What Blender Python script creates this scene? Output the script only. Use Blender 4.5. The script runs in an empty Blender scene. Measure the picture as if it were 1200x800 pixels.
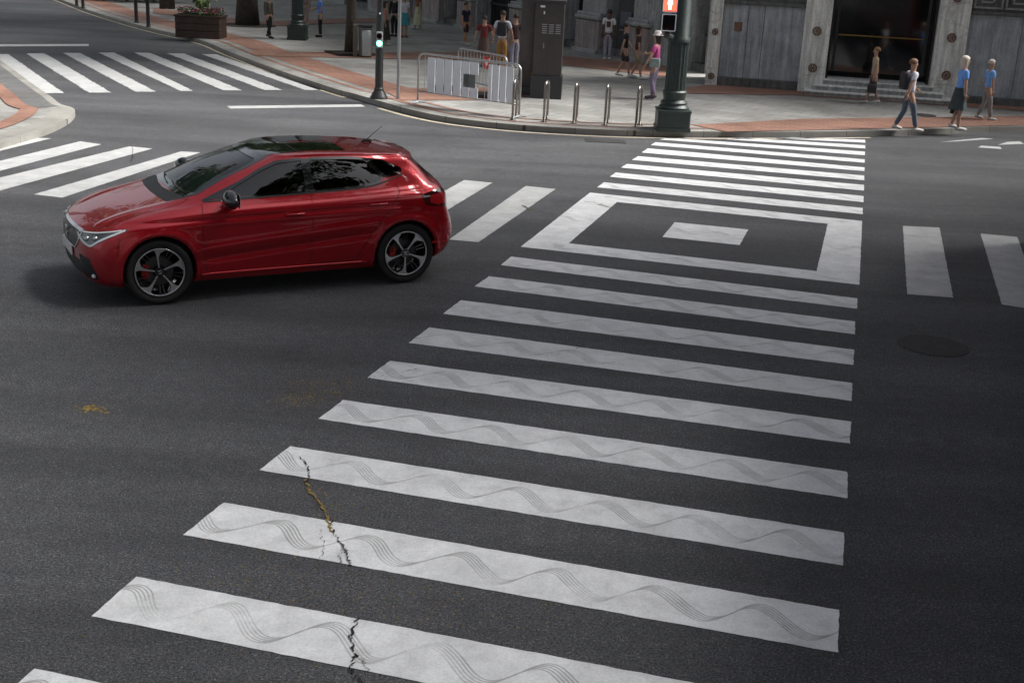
import bpy, bmesh, math, random
from mathutils import Vector, Matrix
from mathutils.bvhtree import BVHTree
from mathutils.geometry import tessellate_polygon
R = math.radians
scene = bpy.context.scene
col = scene.collection
random.seed(7)

# ------------------------------------------------------------------ camera
cam_data = bpy.data.cameras.new('camera')
cam = bpy.data.objects.new('camera', cam_data)
col.objects.link(cam)
CAM_H, PITCH, ROLL = 3.507, 0.31127, 0.04831
fw = Vector((0, math.cos(PITCH), -math.sin(PITCH)))
rt = Vector((1, 0, 0)); up = rt.cross(fw)
r2 = math.cos(ROLL) * rt + math.sin(ROLL) * up
u2 = -math.sin(ROLL) * rt + math.cos(ROLL) * up
cam.matrix_world = Matrix(((r2.x, u2.x, -fw.x, 0), (r2.y, u2.y, -fw.y, 0), (r2.z, u2.z, -fw.z, CAM_H), (0, 0, 0, 1)))
cam_data.sensor_width = 36; cam_data.sensor_fit = 'HORIZONTAL'
cam_data.lens = 1471.7 / 1200 * 36
cam_data.clip_start = 0.1; cam_data.clip_end = 2000
scene.camera = cam

# ------------------------------------------------------------------ light
SUN_EL, SUN_AZ = R(47), R(13)          # azimuth of the sun measured from +X towards +Y
world = bpy.data.worlds.new('World'); scene.world = world; world.use_nodes = True
nt = world.node_tree; nt.nodes.clear()
sky = nt.nodes.new('ShaderNodeTexSky'); sky.sky_type = 'NISHITA'; sky.sun_disc = False
sky.sun_elevation = SUN_EL; sky.sun_rotation = R(90) - SUN_AZ
sky.air_density = 1.0; sky.dust_density = 4.0; sky.ozone_density = 1.0
hsv = nt.nodes.new('ShaderNodeHueSaturation'); hsv.inputs['Saturation'].default_value = 0.35
bg = nt.nodes.new('ShaderNodeBackground'); bg.inputs[1].default_value = 0.052
wo = nt.nodes.new('ShaderNodeOutputWorld')
nt.links.new(sky.outputs[0], hsv.inputs['Color']); nt.links.new(hsv.outputs[0], bg.inputs[0]); nt.links.new(bg.outputs[0], wo.inputs[0])
sd = bpy.data.lights.new('sun', 'SUN'); sun = bpy.data.objects.new('sun', sd); col.objects.link(sun)
sd.energy = 2.6; sd.angle = R(28); sd.color = (1.0, 0.985, 0.96)
sdir = Vector((math.cos(SUN_EL) * math.cos(SUN_AZ), math.cos(SUN_EL) * math.sin(SUN_AZ), math.sin(SUN_EL)))
sun.rotation_euler = (-sdir).to_track_quat('-Z', 'Y').to_euler()
scene.view_settings.view_transform = 'Standard'; scene.view_settings.look = 'None'
scene.view_settings.gamma = 1; scene.view_settings.use_curve_mapping = False
scene.view_settings.exposure = 1.52
scene.cycles.max_bounces = 6

# ------------------------------------------------------------------ materials
def mat(name, color, rough=0.6, metal=0.0, vary=0.0, scale=4.0, bump=0.0, bscale=40.0, coat=0.0, emit=None, estr=1.0, spec=0.5, c2=None, detail=4):
    m = bpy.data.materials.new(name); m.use_nodes = True
    t = m.node_tree; b = t.nodes['Principled BSDF']
    b.inputs['Base Color'].default_value = (*color, 1); b.inputs['Roughness'].default_value = rough
    b.inputs['Metallic'].default_value = metal; b.inputs['Specular IOR Level'].default_value = spec
    if coat: b.inputs['Coat Weight'].default_value = coat; b.inputs['Coat Roughness'].default_value = 0.03
    if emit: b.inputs['Emission Color'].default_value = (*emit, 1); b.inputs['Emission Strength'].default_value = estr
    if vary or bump or c2:
        tc = t.nodes.new('ShaderNodeTexCoord')
        if vary or c2:
            n = t.nodes.new('ShaderNodeTexNoise'); n.inputs['Scale'].default_value = scale; n.inputs['Detail'].default_value = detail
            n.inputs['Roughness'].default_value = 0.65
            t.links.new(tc.outputs['Object'], n.inputs['Vector'])
            cr = t.nodes.new('ShaderNodeValToRGB'); cr.color_ramp.elements[0].position = 0.3; cr.color_ramp.elements[1].position = 0.7
            lo = c2 if c2 else tuple(c * (1 - vary) for c in color); hi = color if c2 else tuple(min(1, c * (1 + vary)) for c in color)
            cr.color_ramp.elements[0].color = (*lo, 1); cr.color_ramp.elements[1].color = (*hi, 1)
            t.links.new(n.outputs['Fac'], cr.inputs['Fac']); t.links.new(cr.outputs[0], b.inputs['Base Color'])
        if bump:
            n2 = t.nodes.new('ShaderNodeTexNoise'); n2.inputs['Scale'].default_value = bscale; n2.inputs['Detail'].default_value = 5
            t.links.new(tc.outputs['Object'], n2.inputs['Vector'])
            bp = t.nodes.new('ShaderNodeBump'); bp.inputs['Strength'].default_value = bump; bp.inputs['Distance'].default_value = 0.02
            t.links.new(n2.outputs['Fac'], bp.inputs['Height']); t.links.new(bp.outputs[0], b.inputs['Normal'])
    return m

class NT:
    """small helper to write node graphs"""
    def __init__(s, m): s.t = m.node_tree; s.b = s.t.nodes['Principled BSDF']; s.tc = s.t.nodes.new('ShaderNodeTexCoord')
    def L(s, a, b): s.t.links.new(a, b)
    def noise(s, scale, vec=None, detail=4, rough=0.6, out='Fac'):
        n = s.t.nodes.new('ShaderNodeTexNoise'); n.inputs['Scale'].default_value = scale; n.inputs['Detail'].default_value = detail; n.inputs['Roughness'].default_value = rough
        s.L(vec or s.tc.outputs['Object'], n.inputs['Vector']); return n.outputs[out]
    def ramp(s, fac, p0, p1, c0=(0, 0, 0), c1=(1, 1, 1)):
        c = s.t.nodes.new('ShaderNodeValToRGB'); c.color_ramp.elements[0].position = p0; c.color_ramp.elements[1].position = p1
        c.color_ramp.elements[0].color = (*c0, 1); c.color_ramp.elements[1].color = (*c1, 1); s.L(fac, c.inputs[0]); return c.outputs[0]
    def mix(s, fac, a, b, mode='MIX'):
        m = s.t.nodes.new('ShaderNodeMix'); m.data_type = 'RGBA'; m.blend_type = mode
        for k, v in ((0, fac), (6, a), (7, b)):
            if hasattr(v, 'links') or hasattr(v, 'is_linked'): s.L(v, m.inputs[k])
            elif k == 0: m.inputs[0].default_value = v
            else: m.inputs[k].default_value = (*v, 1)
        return m.outputs[2]
    def math(s, op, a, b=None, c=None):
        m = s.t.nodes.new('ShaderNodeMath'); m.operation = op
        for k, v in enumerate((a, b, c)):
            if v is None: continue
            if hasattr(v, 'is_linked'): s.L(v, m.inputs[k])
            else: m.inputs[k].default_value = v
        return m.outputs[0]
    def bump(s, h, strength, dist=0.01, normal=None):
        b = s.t.nodes.new('ShaderNodeBump'); b.inputs['Strength'].default_value = strength; b.inputs['Distance'].default_value = dist
        s.L(h, b.inputs['Height'])
        if normal: s.L(normal, b.inputs['Normal'])
        return b.outputs[0]

def newmat(name, rough=0.8):
    m = bpy.data.materials.new(name); m.use_nodes = True; n = NT(m); n.b.inputs['Roughness'].default_value = rough
    return m, n

# asphalt
M_ASPH, n = newmat('asphalt', 0.75)
sp = n.noise(170, detail=2, rough=0.6)
fine = n.ramp(sp, 0.38, 0.66, (0.024, 0.0245, 0.026), (0.112, 0.114, 0.120))
vor = n.t.nodes.new('ShaderNodeTexVoronoi'); vor.inputs['Scale'].default_value = 120; n.L(n.tc.outputs['Object'], vor.inputs['Vector'])
speck = n.ramp(vor.outputs['Color'], 0.80, 0.86)
c = n.mix(n.math('MULTIPLY', speck, 0.42), fine, (0.20, 0.20, 0.20))
big = n.noise(0.35, detail=5); bigr = n.ramp(big, 0.3, 0.7, (0.78, 0.78, 0.80), (1.22, 1.2, 1.18))
c = n.mix(1.0, c, bigr, 'MULTIPLY')
mpt = n.t.nodes.new('ShaderNodeMapping'); mpt.inputs['Rotation'].default_value = (0, 0, 0.25); mpt.inputs['Scale'].default_value = (0.10, 1.1, 1); n.L(n.tc.outputs['Object'], mpt.inputs['Vector'])
trk_light = n.ramp(n.noise(1.0, vec=mpt.outputs[0], detail=4), 0.38, 0.62, (0.84, 0.84, 0.84), (1.22, 1.22, 1.23)); c = n.mix(1.0, c, trk_light, 'MULTIPLY')  # wheel-track streaks, also painting faint light bands into the asphalt tone
oil = n.ramp(n.noise(0.8, detail=6, rough=0.7), 0.60, 0.74, (1, 1, 1), (0.62, 0.61, 0.60)); c = n.mix(1.0, c, oil, 'MULTIPLY')
mot = n.noise(9, detail=5); grit = n.ramp(n.noise(62, detail=3, rough=0.75), 0.36, 0.66, (0.36, 0.36, 0.36), (1.85, 1.85, 1.85)); c = n.mix(1.0, c, grit, 'MULTIPLY')
motr = n.ramp(mot, 0.3, 0.7, (0.85, 0.85, 0.85), (1.15, 1.15, 1.15))
c = n.mix(1.0, c, motr, 'MULTIPLY')
mo = n.ramp(n.noise(1.1, detail=3), 0.52, 0.68); mo2 = n.ramp(n.noise(24, detail=6, rough=0.75), 0.58, 0.66)
mof = n.math('MULTIPLY', n.math('MULTIPLY', mo, mo2), 0.65)
c = n.mix(mof, c, (0.16, 0.09, 0.03))
n.L(c, n.b.inputs['Base Color'])
n.L(n.bump(n.noise(75, detail=5, rough=0.7), 1.0, 0.010), n.b.inputs['Normal'])
n.b.inputs['Specular IOR Level'].default_value = 0.35

def paint_material(name, waves=True, wear=0.5, white=(0.84, 0.84, 0.84)):
    m, n = newmat(name, 0.6)
    uv = n.t.nodes.new('ShaderNodeUVMap'); uv.uv_map = 'UVMap'
    a = n.ramp(n.noise(3.0, detail=5), 0.35, 0.7, (0.80, 0.80, 0.80), (1, 1, 1))
    base = n.mix(1.0, white, a, 'MULTIPLY')
    gr = n.ramp(n.noise(70, detail=4, rough=0.7), 0.36, 0.6, (0.84, 0.84, 0.84), (1, 1, 1)); base = n.mix(1.0, base, gr, 'MULTIPLY')
    sc_ = n.ramp(n.noise(5.5, detail=8, rough=0.75), 0.46, 0.72, (1, 1, 1), (0.78, 0.775, 0.77)); base = n.mix(1.0, base, sc_, 'MULTIPLY')
    # pores and worn-through spots where the asphalt shows
    w1 = n.ramp(n.noise(150, detail=3, rough=0.7), 0.60, 0.66); w2 = n.ramp(n.noise(1.6, detail=4), 0.45, 0.72)
    wf = n.math('MULTIPLY', n.math('MULTIPLY', w1, w2), wear)
    w3 = n.ramp(n.noise(14, detail=8, rough=0.8), 0.635, 0.66); wf = n.math('MAXIMUM', wf, n.math('MULTIPLY', w3, wear * n_wear))
    base = n.mix(wf, base, (0.07, 0.068, 0.065))
    height = n.math('MULTIPLY', wf, -0.6)
    if waves:
        sx = n.t.nodes.new('ShaderNodeSeparateXYZ'); n.L(uv.outputs[0], sx.inputs[0])
        u, v = sx.outputs[0], sx.outputs[1]
        wob = n.math('MULTIPLY', n.math('SUBTRACT', n.noise(1.3, detail=2), 0.5), 0.10)
        u = n.math('ADD', u, wob)
        total = None
        for j in range(5):
            ph = n.math('MULTIPLY', n.math('SUBTRACT', u, j * 0.0125), 2 * math.pi / 0.59)
            # skewed sine: steep one way, gentle the other
            s1 = n.math('SINE', n.math('ADD', ph, n.math('MULTIPLY', n.math('SINE', ph), 0.08)))
            d = n.math('ABSOLUTE', n.math('SUBTRACT', v, n.math('MULTIPLY_ADD', s1, 0.125, (j - 2.5) * 0.017)))
            # distance across the line rather than along v: the line is steep in places
            cs = n.math('ABSOLUTE', n.math('COSINE', ph)); dd = n.math('DIVIDE', d, n.math('SQRT', n.math('ADD', 1.0, n.math('POWER', n.math('MULTIPLY', cs, 1.6), 2.0))))
            line = n.math('SUBTRACT', 1.0, n.math('SMOOTH_MIN', n.math('DIVIDE', dd, 0.0066), 1.0, 0.3))
            line = n.math('MAXIMUM', line, 0.0)
            total = line if total is None else n.math('MAXIMUM', total, line)
        fade = n.ramp(n.noise(1.4, detail=5), 0.36, 0.56, (0.18,) * 3, (1, 1, 1))
        total = n.math('MULTIPLY', total, fade)
        base = n.mix(n.math('MULTIPLY', total, 0.72), base, (0.16, 0.155, 0.15))
        height = n.math('SUBTRACT', height, total)
    n.L(base, n.b.inputs['Base Color'])
    hh = n.math('ADD', height, n.math('MULTIPLY', n.noise(90, detail=3), 0.5))
    n.L(n.bump(hh, 0.5, 0.004), n.b.inputs['Normal'])
    return m
n_wear = 0.6
M_STRIPE = paint_material('thermoplastic_paint_grooved', True)
n_wear = 0.9
M_PAINT = paint_material('road_paint_worn', False, 0.8, (0.56, 0.56, 0.55))
M_CREAM = mat('cream_line_paint', (0.52, 0.45, 0.33), 0.7, vary=0.3, scale=8)

# paving
def slabs(name, c1, c2, mortar, sx, sy, rot=0.0, rough=0.7):
    m, n = newmat(name, rough)
    mp = n.t.nodes.new('ShaderNodeMapping'); mp.inputs['Rotation'].default_value = (0, 0, rot); n.L(n.tc.outputs['Object'], mp.inputs['Vector'])
    b = n.t.nodes.new('ShaderNodeTexBrick'); b.inputs['Scale'].default_value = 1.0; b.inputs['Brick Width'].default_value = sx; b.inputs['Row Height'].default_value = sy
    b.inputs['Mortar Size'].default_value = 0.006; b.inputs['Color1'].default_value = (*c1, 1); b.inputs['Color2'].default_value = (*c2, 1); b.inputs['Mortar'].default_value = (*mortar, 1)
    b.inputs['Bias'].default_value = 0.0
    n.L(mp.outputs[0], b.inputs['Vector'])
    v = n.ramp(n.noise(0.5, detail=6), 0.3, 0.72, (0.62, 0.60, 0.58), (1.18, 1.18, 1.18)); g = n.ramp(n.noise(60, detail=3), 0.3, 0.7, (0.85,) * 3, (1.1,) * 3)
    c = n.mix(1.0, n.mix(1.0, b.outputs[0], v, 'MULTIPLY'), g, 'MULTIPLY')
    st = n.ramp(n.noise(2.2, detail=7, rough=0.7), 0.56, 0.75); c = n.mix(n.math('MULTIPLY', st, 0.35), c, (0.05, 0.045, 0.04))
    n.L(c, n.b.inputs['Base Color']); n.L(n.bump(b.outputs['Fac'], 0.4, -0.004), n.b.inputs['Normal'])
    return m
M_SLAB = slabs('granite_slabs', (0.27, 0.265, 0.25), (0.36, 0.355, 0.335), (0.07, 0.065, 0.06), 0.6, 0.4, R(30))
M_TERRA = slabs('terracotta_paving', (0.28, 0.14, 0.10), (0.34, 0.185, 0.13), (0.10, 0.06, 0.05), 0.3, 0.15, R(30))
M_KERB = slabs('kerb_granite', (0.27, 0.26, 0.24), (0.33, 0.32, 0.29), (0.08, 0.08, 0.07), 1.0, 2.0)
M_GUTTER = slabs('gutter_stone', (0.12, 0.12, 0.12), (0.16, 0.16, 0.155), (0.05, 0.05, 0.05), 0.5, 0.5)

# ------------------------------------------------------------------ mesh helpers
class MB:
    def __init__(s): s.v = []; s.f = []; s.m = []
    def add(s, v, f, mi=0):
        o = len(s.v); s.v += [tuple(p) for p in v]; s.f += [[i + o for i in q] for q in f]; s.m += [mi] * len(f); return s
    def box(s, cx, cy, cz, sx, sy, sz, bev=0.0, rot=0.0, mi=0, taper=1.0):
        bm = bmesh.new(); bmesh.ops.create_cube(bm, size=1)
        for v in bm.verts:
            k = taper if v.co.z > 0 else 1
            v.co = Vector((v.co.x * sx * k, v.co.y * sy * k, v.co.z * sz))
        if bev: bmesh.ops.bevel(bm, geom=bm.edges[:], offset=bev, segments=2, affect='EDGES', profile=0.5)
        M = Matrix.Translation((cx, cy, cz)) @ Matrix.Rotation(rot, 4, 'Z')
        s.bm(bm, M, mi); return s
    def bm(s, bm, M=None, mi=0):
        bm.verts.index_update()
        s.add([(M @ v.co) if M else v.co for v in bm.verts], [[v.index for v in f.verts] for f in bm.faces], mi); bm.free(); return s
    def tube(s, pts, rad, n=10, cap=True, mi=0, flat=1.0):
        pts = [Vector(p) for p in pts]; rad = rad if isinstance(rad, (list, tuple)) else [rad] * len(pts)
        o = []; ref = None
        for i, p in enumerate(pts):
            a = pts[max(0, i - 1)]; b = pts[min(len(pts) - 1, i + 1)]; d = (b - a).normalized()
            if ref is None: ref = Vector((0, 0, 1)) if abs(d.z) < 0.9 else Vector((0, 1, 0))
            x = d.cross(ref).normalized(); y = x.cross(d).normalized(); ref = y
            o.append([p + x * rad[i] * math.cos(2 * math.pi * k / n) + y * rad[i] * flat * math.sin(2 * math.pi * k / n) for k in range(n)])
        v = [q for r in o for q in r]; f = []
        for i in range(len(pts) - 1):
            for k in range(n): f.append([i * n + k, i * n + (k + 1) % n, (i + 1) * n + (k + 1) % n, (i + 1) * n + k])
        if cap: f.append(list(range(n))[::-1]); f.append([(len(pts) - 1) * n + k for k in range(n)])
        s.add(v, f, mi); return s
    def lathe(s, prof, n=24, c=(0, 0, 0), axis='Z', mi=0, flute=0, fd=0.0):
        v = []; f = []
        for (r, z) in prof:
            for k in range(n):
                a = 2 * math.pi * k / n; rr = r * (1 - fd * (0.5 + 0.5 * math.cos(a * flute))) if flute else r
                x, y = rr * math.cos(a), rr * math.sin(a)
                p = (x, y, z) if axis == 'Z' else ((x, z, y) if axis == 'Y' else (z, x, y))
                v.append((p[0] + c[0], p[1] + c[1], p[2] + c[2]))
        m = len(prof)
        for i in range(m - 1):
            for k in range(n): f.append([i * n + k, i * n + (k + 1) % n, (i + 1) * n + (k + 1) % n, (i + 1) * n + k])
        f.append(list(range(n))[::-1]); f.append([(m - 1) * n + k for k in range(n)])
        s.add(v, f, mi); return s
    def prism(s, poly, z0, z1, M=None, mi=0):
        n = len(poly); v = [(p[0], p[1], z0) for p in poly] + [(p[0], p[1], z1) for p in poly]
        f = [[i, (i + 1) % n, n + (i + 1) % n, n + i] for i in range(n)] + [list(range(n))[::-1], list(range(n, 2 * n))]
        if M: v = [M @ Vector(p) for p in v]
        s.add(v, f, mi); return s
    def sphere(s, c, r, sc=(1, 1, 1), seg=16, mi=0):
        bm = bmesh.new(); bmesh.ops.create_uvsphere(bm, u_segments=seg, v_segments=max(6, seg * 2 // 3), radius=r)
        for v in bm.verts: v.co = Vector((v.co.x * sc[0], v.co.y * sc[1], v.co.z * sc[2]))
        s.bm(bm, Matrix.Translation(c), mi); return s
    def build(s, name, m, parent=None, smooth=False, fixn=True, auto=None):
        me = bpy.data.meshes.new(name); me.from_pydata(s.v, [], s.f)
        ms = m if isinstance(m, (list, tuple)) else [m]
        for x in ms: me.materials.append(x)
        if len(ms) > 1: me.polygons.foreach_set('material_index', s.m)
        if fixn:
            bm = bmesh.new(); bm.from_mesh(me); bmesh.ops.recalc_face_normals(bm, faces=bm.faces[:]); bm.to_mesh(me); bm.free()
        if smooth: me.polygons.foreach_set('use_smooth', [True] * len(me.polygons))
        if auto is not None: me.set_sharp_from_angle(angle=R(auto))
        me.update()
        o = bpy.data.objects.new(name, me); col.objects.link(o)
        if parent: o.parent = parent
        return o

def tag(o, label, cat, group=None):
    o['label'] = label; o['category'] = cat
    if group: o['group'] = group
    return o
def thing(name, label, cat, loc=(0, 0, 0), rz=0, group=None, sc=1.0):
    o = bpy.data.objects.new(name, None); col.objects.link(o); o.location = loc; o.rotation_euler = (0, 0, rz)
    o.scale = (sc, sc, sc); o.empty_display_size = 0.3
    return tag(o, label, cat, group)
def struct(o): o['kind'] = 'structure'; return o
def copy_tree(o, parent=None):
    c = o.copy(); col.objects.link(c); c.parent = parent
    for ch in list(o.children): copy_tree(ch, c)
    return c
def px(x, y, z=0.0):
    """ground point seen at a photograph pixel, used only to survey the layout"""
    d = fw * 1471.7 + r2 * (x - 600) + u2 * (400 - y); t = (z - CAM_H) / d.z
    return Vector((d.x * t, d.y * t, z))
def sheet(name, poly, z, m, uv=None):
    v = [(p[0], p[1], z) for p in poly]; tris = tessellate_polygon([[Vector(p) for p in v]])
    me = bpy.data.meshes.new(name); me.from_pydata(v, [], [list(t) for t in tris]); me.materials.append(m)
    bm = bmesh.new(); bm.from_mesh(me)
    for f in bm.faces:
        if f.normal.z < 0: f.normal_flip()
    bm.to_mesh(me); bm.free()
    o = bpy.data.objects.new(name, me); col.objects.link(o); return struct(o)
def offset_line(pts, d):
    out = []
    for i, p in enumerate(pts):
        a = Vector(pts[max(0, i - 1)][:2]); b = Vector(pts[min(len(pts) - 1, i + 1)][:2]); t = (b - a).normalized()
        out.append((p[0] - t.y * d, p[1] + t.x * d))
    return out
def smooth_line(pts, k=6):
    out = []; P = [Vector(p[:2]) for p in pts]
    for i in range(len(P) - 1):
        p0 = P[max(0, i - 1)]; p1 = P[i]; p2 = P[i + 1]; p3 = P[min(len(P) - 1, i + 2)]
        for j in range(k):
            t = j / k
            out.append(0.5 * ((2 * p1) + (-p0 + p2) * t + (2 * p0 - 5 * p1 + 4 * p2 - p3) * t * t + (-p0 + 3 * p1 - 3 * p2 + p3) * t ** 3))
    out.append(P[-1]); return [(p.x, p.y) for p in out]
def ribbon(name, line, d0, d1, z, m, thick=0.0):
    a = offset_line(line, d0); b = offset_line(line, d1); n_ = len(a); mb = MB()
    if thick:
        v = [(*p, z) for p in a] + [(*p, z) for p in b] + [(*p, z - thick) for p in a] + [(*p, z - thick) for p in b]
        f = []
        for i in range(n_ - 1):
            f += [[i, i + 1, n_ + i + 1, n_ + i], [i, 2 * n_ + i, 2 * n_ + i + 1, i + 1], [n_ + i, n_ + i + 1, 3 * n_ + i + 1, 3 * n_ + i]]
        mb.add(v, f)
    else:
        mb.add([(*p, z) for p in a] + [(*p, z) for p in b], [[i, i + 1, n_ + i + 1, n_ + i] for i in range(n_ - 1)])
    o = mb.build(name, m, fixn=False)
    bm = bmesh.new(); bm.from_mesh(o.data)
    for f in bm.faces:
        if f.normal.z < -0.5: f.normal_flip()
    bm.to_mesh(o.data); bm.free()
    return struct(o)
# ================================================================== GROUND
def grid_plane(name, z, m, s=400):
    mb = MB(); mb.add([(-s, -s, z), (s, -s, z), (s, s, z), (-s, s, z)], [[0, 1, 2, 3]])
    return struct(mb.build(name, m, fixn=False))
grid_plane('road', 0.0, M_ASPH)

kerb_px = [(-60, -28), (30, -9), (64, 0), (100, 14), (140, 27), (180, 38), (234, 51), (268, 65), (317, 84), (390, 109), (412, 115), (436, 122), (480, 134.5), (520, 143), (570, 149.5), (620, 154), (690, 158), (753, 160), (858, 161), (1014, 160), (1107, 157), (1200, 154)]
kl = [tuple(px(x, y, 0)[:2]) for x, y in kerb_px]
kl.append((22.0, 32.0)); kl.append((60, 45))
KL = smooth_line(kl, 5)
H = 0.11
ribbon('kerb', KL, 0.0, 0.16, H, M_KERB, 0.13)
plaza = offset_line(KL, 0.16) + [(60, 120), (-60, 160), (-60, 110)]
sheet('pavement', plaza, H, M_SLAB)
# the pavement under the kerb front keeps a 4 mm joint: bands are thin sheets above it
iL = next(i for i, p in enumerate(KL) if p[1] < 26.6)
ribbon('paving_band', KL[:iL], 0.75, 1.75, H + 0.004, M_TERRA)
ribbon('paving_strip', KL[:iL + 6], 0.42, 0.54, H + 0.004, M_TERRA)
ribbon('paving_strip', KL[iL - 2:iL + 46], 0.34, 0.44, H + 0.008, M_TERRA)
ribbon('paving_strip', KL[iL - 2:iL + 46], 0.80, 0.90, H + 0.008, M_TERRA)
def pxpoly(pts, z=0): return [tuple(px(x, y, z)[:2]) for x, y in pts]
sheet('paving_band', pxpoly([(452, 108), (470, 104), (560, 103), (640, 106), (640, 112), (560, 118), (470, 118)], H), H + 0.012, M_TERRA)
sheet('paving_band', pxpoly([(286, 61), (440, 62), (620, 62), (800, 80), (800, 93), (620, 72), (440, 69), (300, 66)], H), H + 0.014, M_TERRA)
sheet('paving_band', pxpoly([(800, 104), (850, 97), (930, 104), (1250, 126), (1250, 134), (930, 112), (800, 110)], H), H + 0.013, M_TERRA)
sheet('paving_band', pxpoly([(812, 147), (940, 140), (1250, 136), (1250, 146), (1000, 152), (850, 155)], H), H + 0.012, M_TERRA)
sheet('paving_band', pxpoly([(180, 10), (300, 26), (420, 22), (480, 24), (480, 28), (420, 27), (300, 32), (180, 16)], H), H + 0.016, M_TERRA)
# cream edge line painted on the road along the kerb
ribbon('edge_line', KL[iL + 1:iL + 40], -0.22, -0.12, 0.004, M_CREAM)
ribbon('edge_line', KL[:iL - 6], -0.13, -0.03, 0.004, M_CREAM)

# left corner island
isl = smooth_line([tuple(px(x, y)[:2]) for x, y in [(-40, 44), (-20, 59), (0, 75), (15, 86), (32, 99), (47, 110), (60, 119), (71, 128), (84, 132), (88, 137), (78, 147), (50, 160), (0, 175), (-60, 194), (-160, 215)]], 5)
left_far = [(-30, 16), (-34, 30)]
sheet('pavement', [p for p in offset_line(isl, -0.16)] + [(-16, 17), (-24, 18), (-26, 36)], 0.10, M_SLAB)
ribbon('kerb', isl, -0.16, 0.0, 0.10, M_KERB, 0.12)
i0 = len(isl) // 2 + 4
ribbon('kerb', isl[i0 - 4:], -0.42, -0.165, 0.104, M_KERB)
ribbon('gutter', isl[:i0], -0.62, -0.165, 0.108, M_GUTTER)
ribbon('paving_band', isl, -0.95, -0.63, 0.116, M_TERRA)
ribbon('paving_band', isl[:i0], -2.3, -1.75, 0.112, M_TERRA)
ribbon('paving_strip', isl, -1.4, -1.3, 0.120, M_TERRA)

# ------------------------------------------------------------------ painted markings
TH = -0.25589; E1 = Vector((math.cos(TH), math.sin(TH))); N1 = Vector((-math.sin(TH), math.cos(TH)))
def uvq(u, v): return (-2.1697 + E1.x * u + N1.x * v, 5.8428 + E1.y * u + N1.y * v)
def marking(name, quads, m, z=0.004, jag=0.0035, nseg=28):
    """quads: (near-left, near-right, far-right, far-left) world points; ragged painted edges, uv in metres"""
    mb = MB(); uvs = []; rnd = random.Random(3)
    for q_ in quads:
        a, b, c_, d = [Vector(p) for p in q_]; L = max((b - a).length, (c_ - d).length); W = max((d - a).length, (c_ - b).length)
        off = rnd.uniform(0, 3)
        nu = max(2, int(L / 0.06)); nv = max(1, int(W / 0.06)); base = len(mb.v); vs = []
        for j in range(nv + 1):
            for i in range(nu + 1):
                s, t = i / nu, j / nv
                p = a.lerp(b, s).lerp(d.lerp(c_, s), t)
                if i in (0, nu) or j in (0, nv): p = p + Vector((rnd.uniform(-jag, jag), rnd.uniform(-jag, jag)))
                vs.append((p.x, p.y, z)); uvs.append((s * L + off, (t - 0.5) * W))
        mb.add(vs, [[j * (nu + 1) + i, j * (nu + 1) + i + 1, (j + 1) * (nu + 1) + i + 1, (j + 1) * (nu + 1) + i] for j in range(nv) for i in range(nu)])
    o = mb.build(name, m, fixn=False)
    ul = o.data.uv_layers.new(name='UVMap')
    for l in o.data.loops: ul.data[l.index].uv = uvs[l.vertex_index]
    return struct(o)
def P(*pts): return [px(x, y).xy for x, y in pts]
near = []
data = [((107, 722), (160, 676)), ((215, 627), (262, 589)), ((304, 551), (340, 523)), ((373, 491), (402, 469)), ((430, 443), (457, 423)), ((479, 402), (503, 384)), ((519, 368), (540, 352)), ((556, 336), (573, 324)), ((587, 311), (599, 301))]
dr = [None, ((982, 765), (983, 715)), ((988, 663), (989, 624)), ((993, 584), (993, 553)), ((996, 520), (997, 494)), ((998, 470), (999, 449)), ((1000, 428), (1001, 410)), ((1002, 392), (1002, 377)), ((1004, 362), (1005, 350))]
for l, r in zip(data, dr):
    if r: near.append(P(l[0], r[0], r[1], l[1]))
    else:
        a, d = P(l[0], l[1]); near.append([a, a + E1 * 3.84, d + E1 * 3.84, d])
a, d = near[0][0], near[0][3]
near.append([a - N1 * 0.97 + E1 * 0.03, a - N1 * 0.97 + E1 * 3.84, d - N1 * 0.97 + E1 * 3.84, d - N1 * 0.97 + E1 * 0.03])
near.append([a - N1 * 1.97 + E1 * 0.03, a - N1 * 1.97 + E1 * 3.84, d - N1 * 1.97 + E1 * 3.84, d - N1 * 1.97 + E1 * 0.03])
marking('zebra_crossing', near, M_STRIPE)
fr = [P((610.3, 289.5), (1007, 334), (957, 318), (666.5, 285.4)), P((723.2, 237), (970, 262.5), (1010.3, 259.2), (691.3, 226)),
      P((610.3, 289.5), (666.5, 285.4), (723.2, 237), (691.3, 226)), P((957, 318), (1007, 334), (1010.3, 259.2), (970, 262.5))]
marking('zebra_crossing', fr + [P((776.2, 277.9), (866.6, 287.5), (876.8, 269.3), (790.7, 260.7))], M_STRIPE)
farp = [((699.7, 219.8), (1011, 251.3), (1011, 244), (707.6, 214)), ((714.7, 207.4), (1012, 237.2), (1012, 230), (721.3, 202.5)), ((727.8, 196.7), (1012.4, 223.7), (1012.4, 217), (734.8, 192.4)),
        ((740.6, 187.7), (1012.7, 211.5), (1012.7, 206), (747.5, 183.4)), ((752, 179.1), (1013.1, 200.8), (1013.1, 196.5), (758.8, 174.2)), ((762.7, 170.3), (1013.3, 191), (1013.3, 187), (768.2, 167)),
        ((773, 163.8), (1013.5, 182.3), (1013.5, 178), (782, 161.8)), ((850, 163.5), (1014, 174.3), (1014, 170.5), (868, 161.8)), ((905, 162.3), (1014, 167.5), (1014, 164.2), (930, 161.3))]
marking('zebra_crossing', [P(*q_) for q_ in farp], M_STRIPE)
marking('zebra_crossing', [P((487, 243), (523, 247), (577, 214.5), (544, 211.3)), P((526, 281), (560.5, 284.2), (651, 221.9), (616.2, 218.2)), P((400, 240), (436, 243), (508, 207), (476, 205))], M_PAINT)
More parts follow.
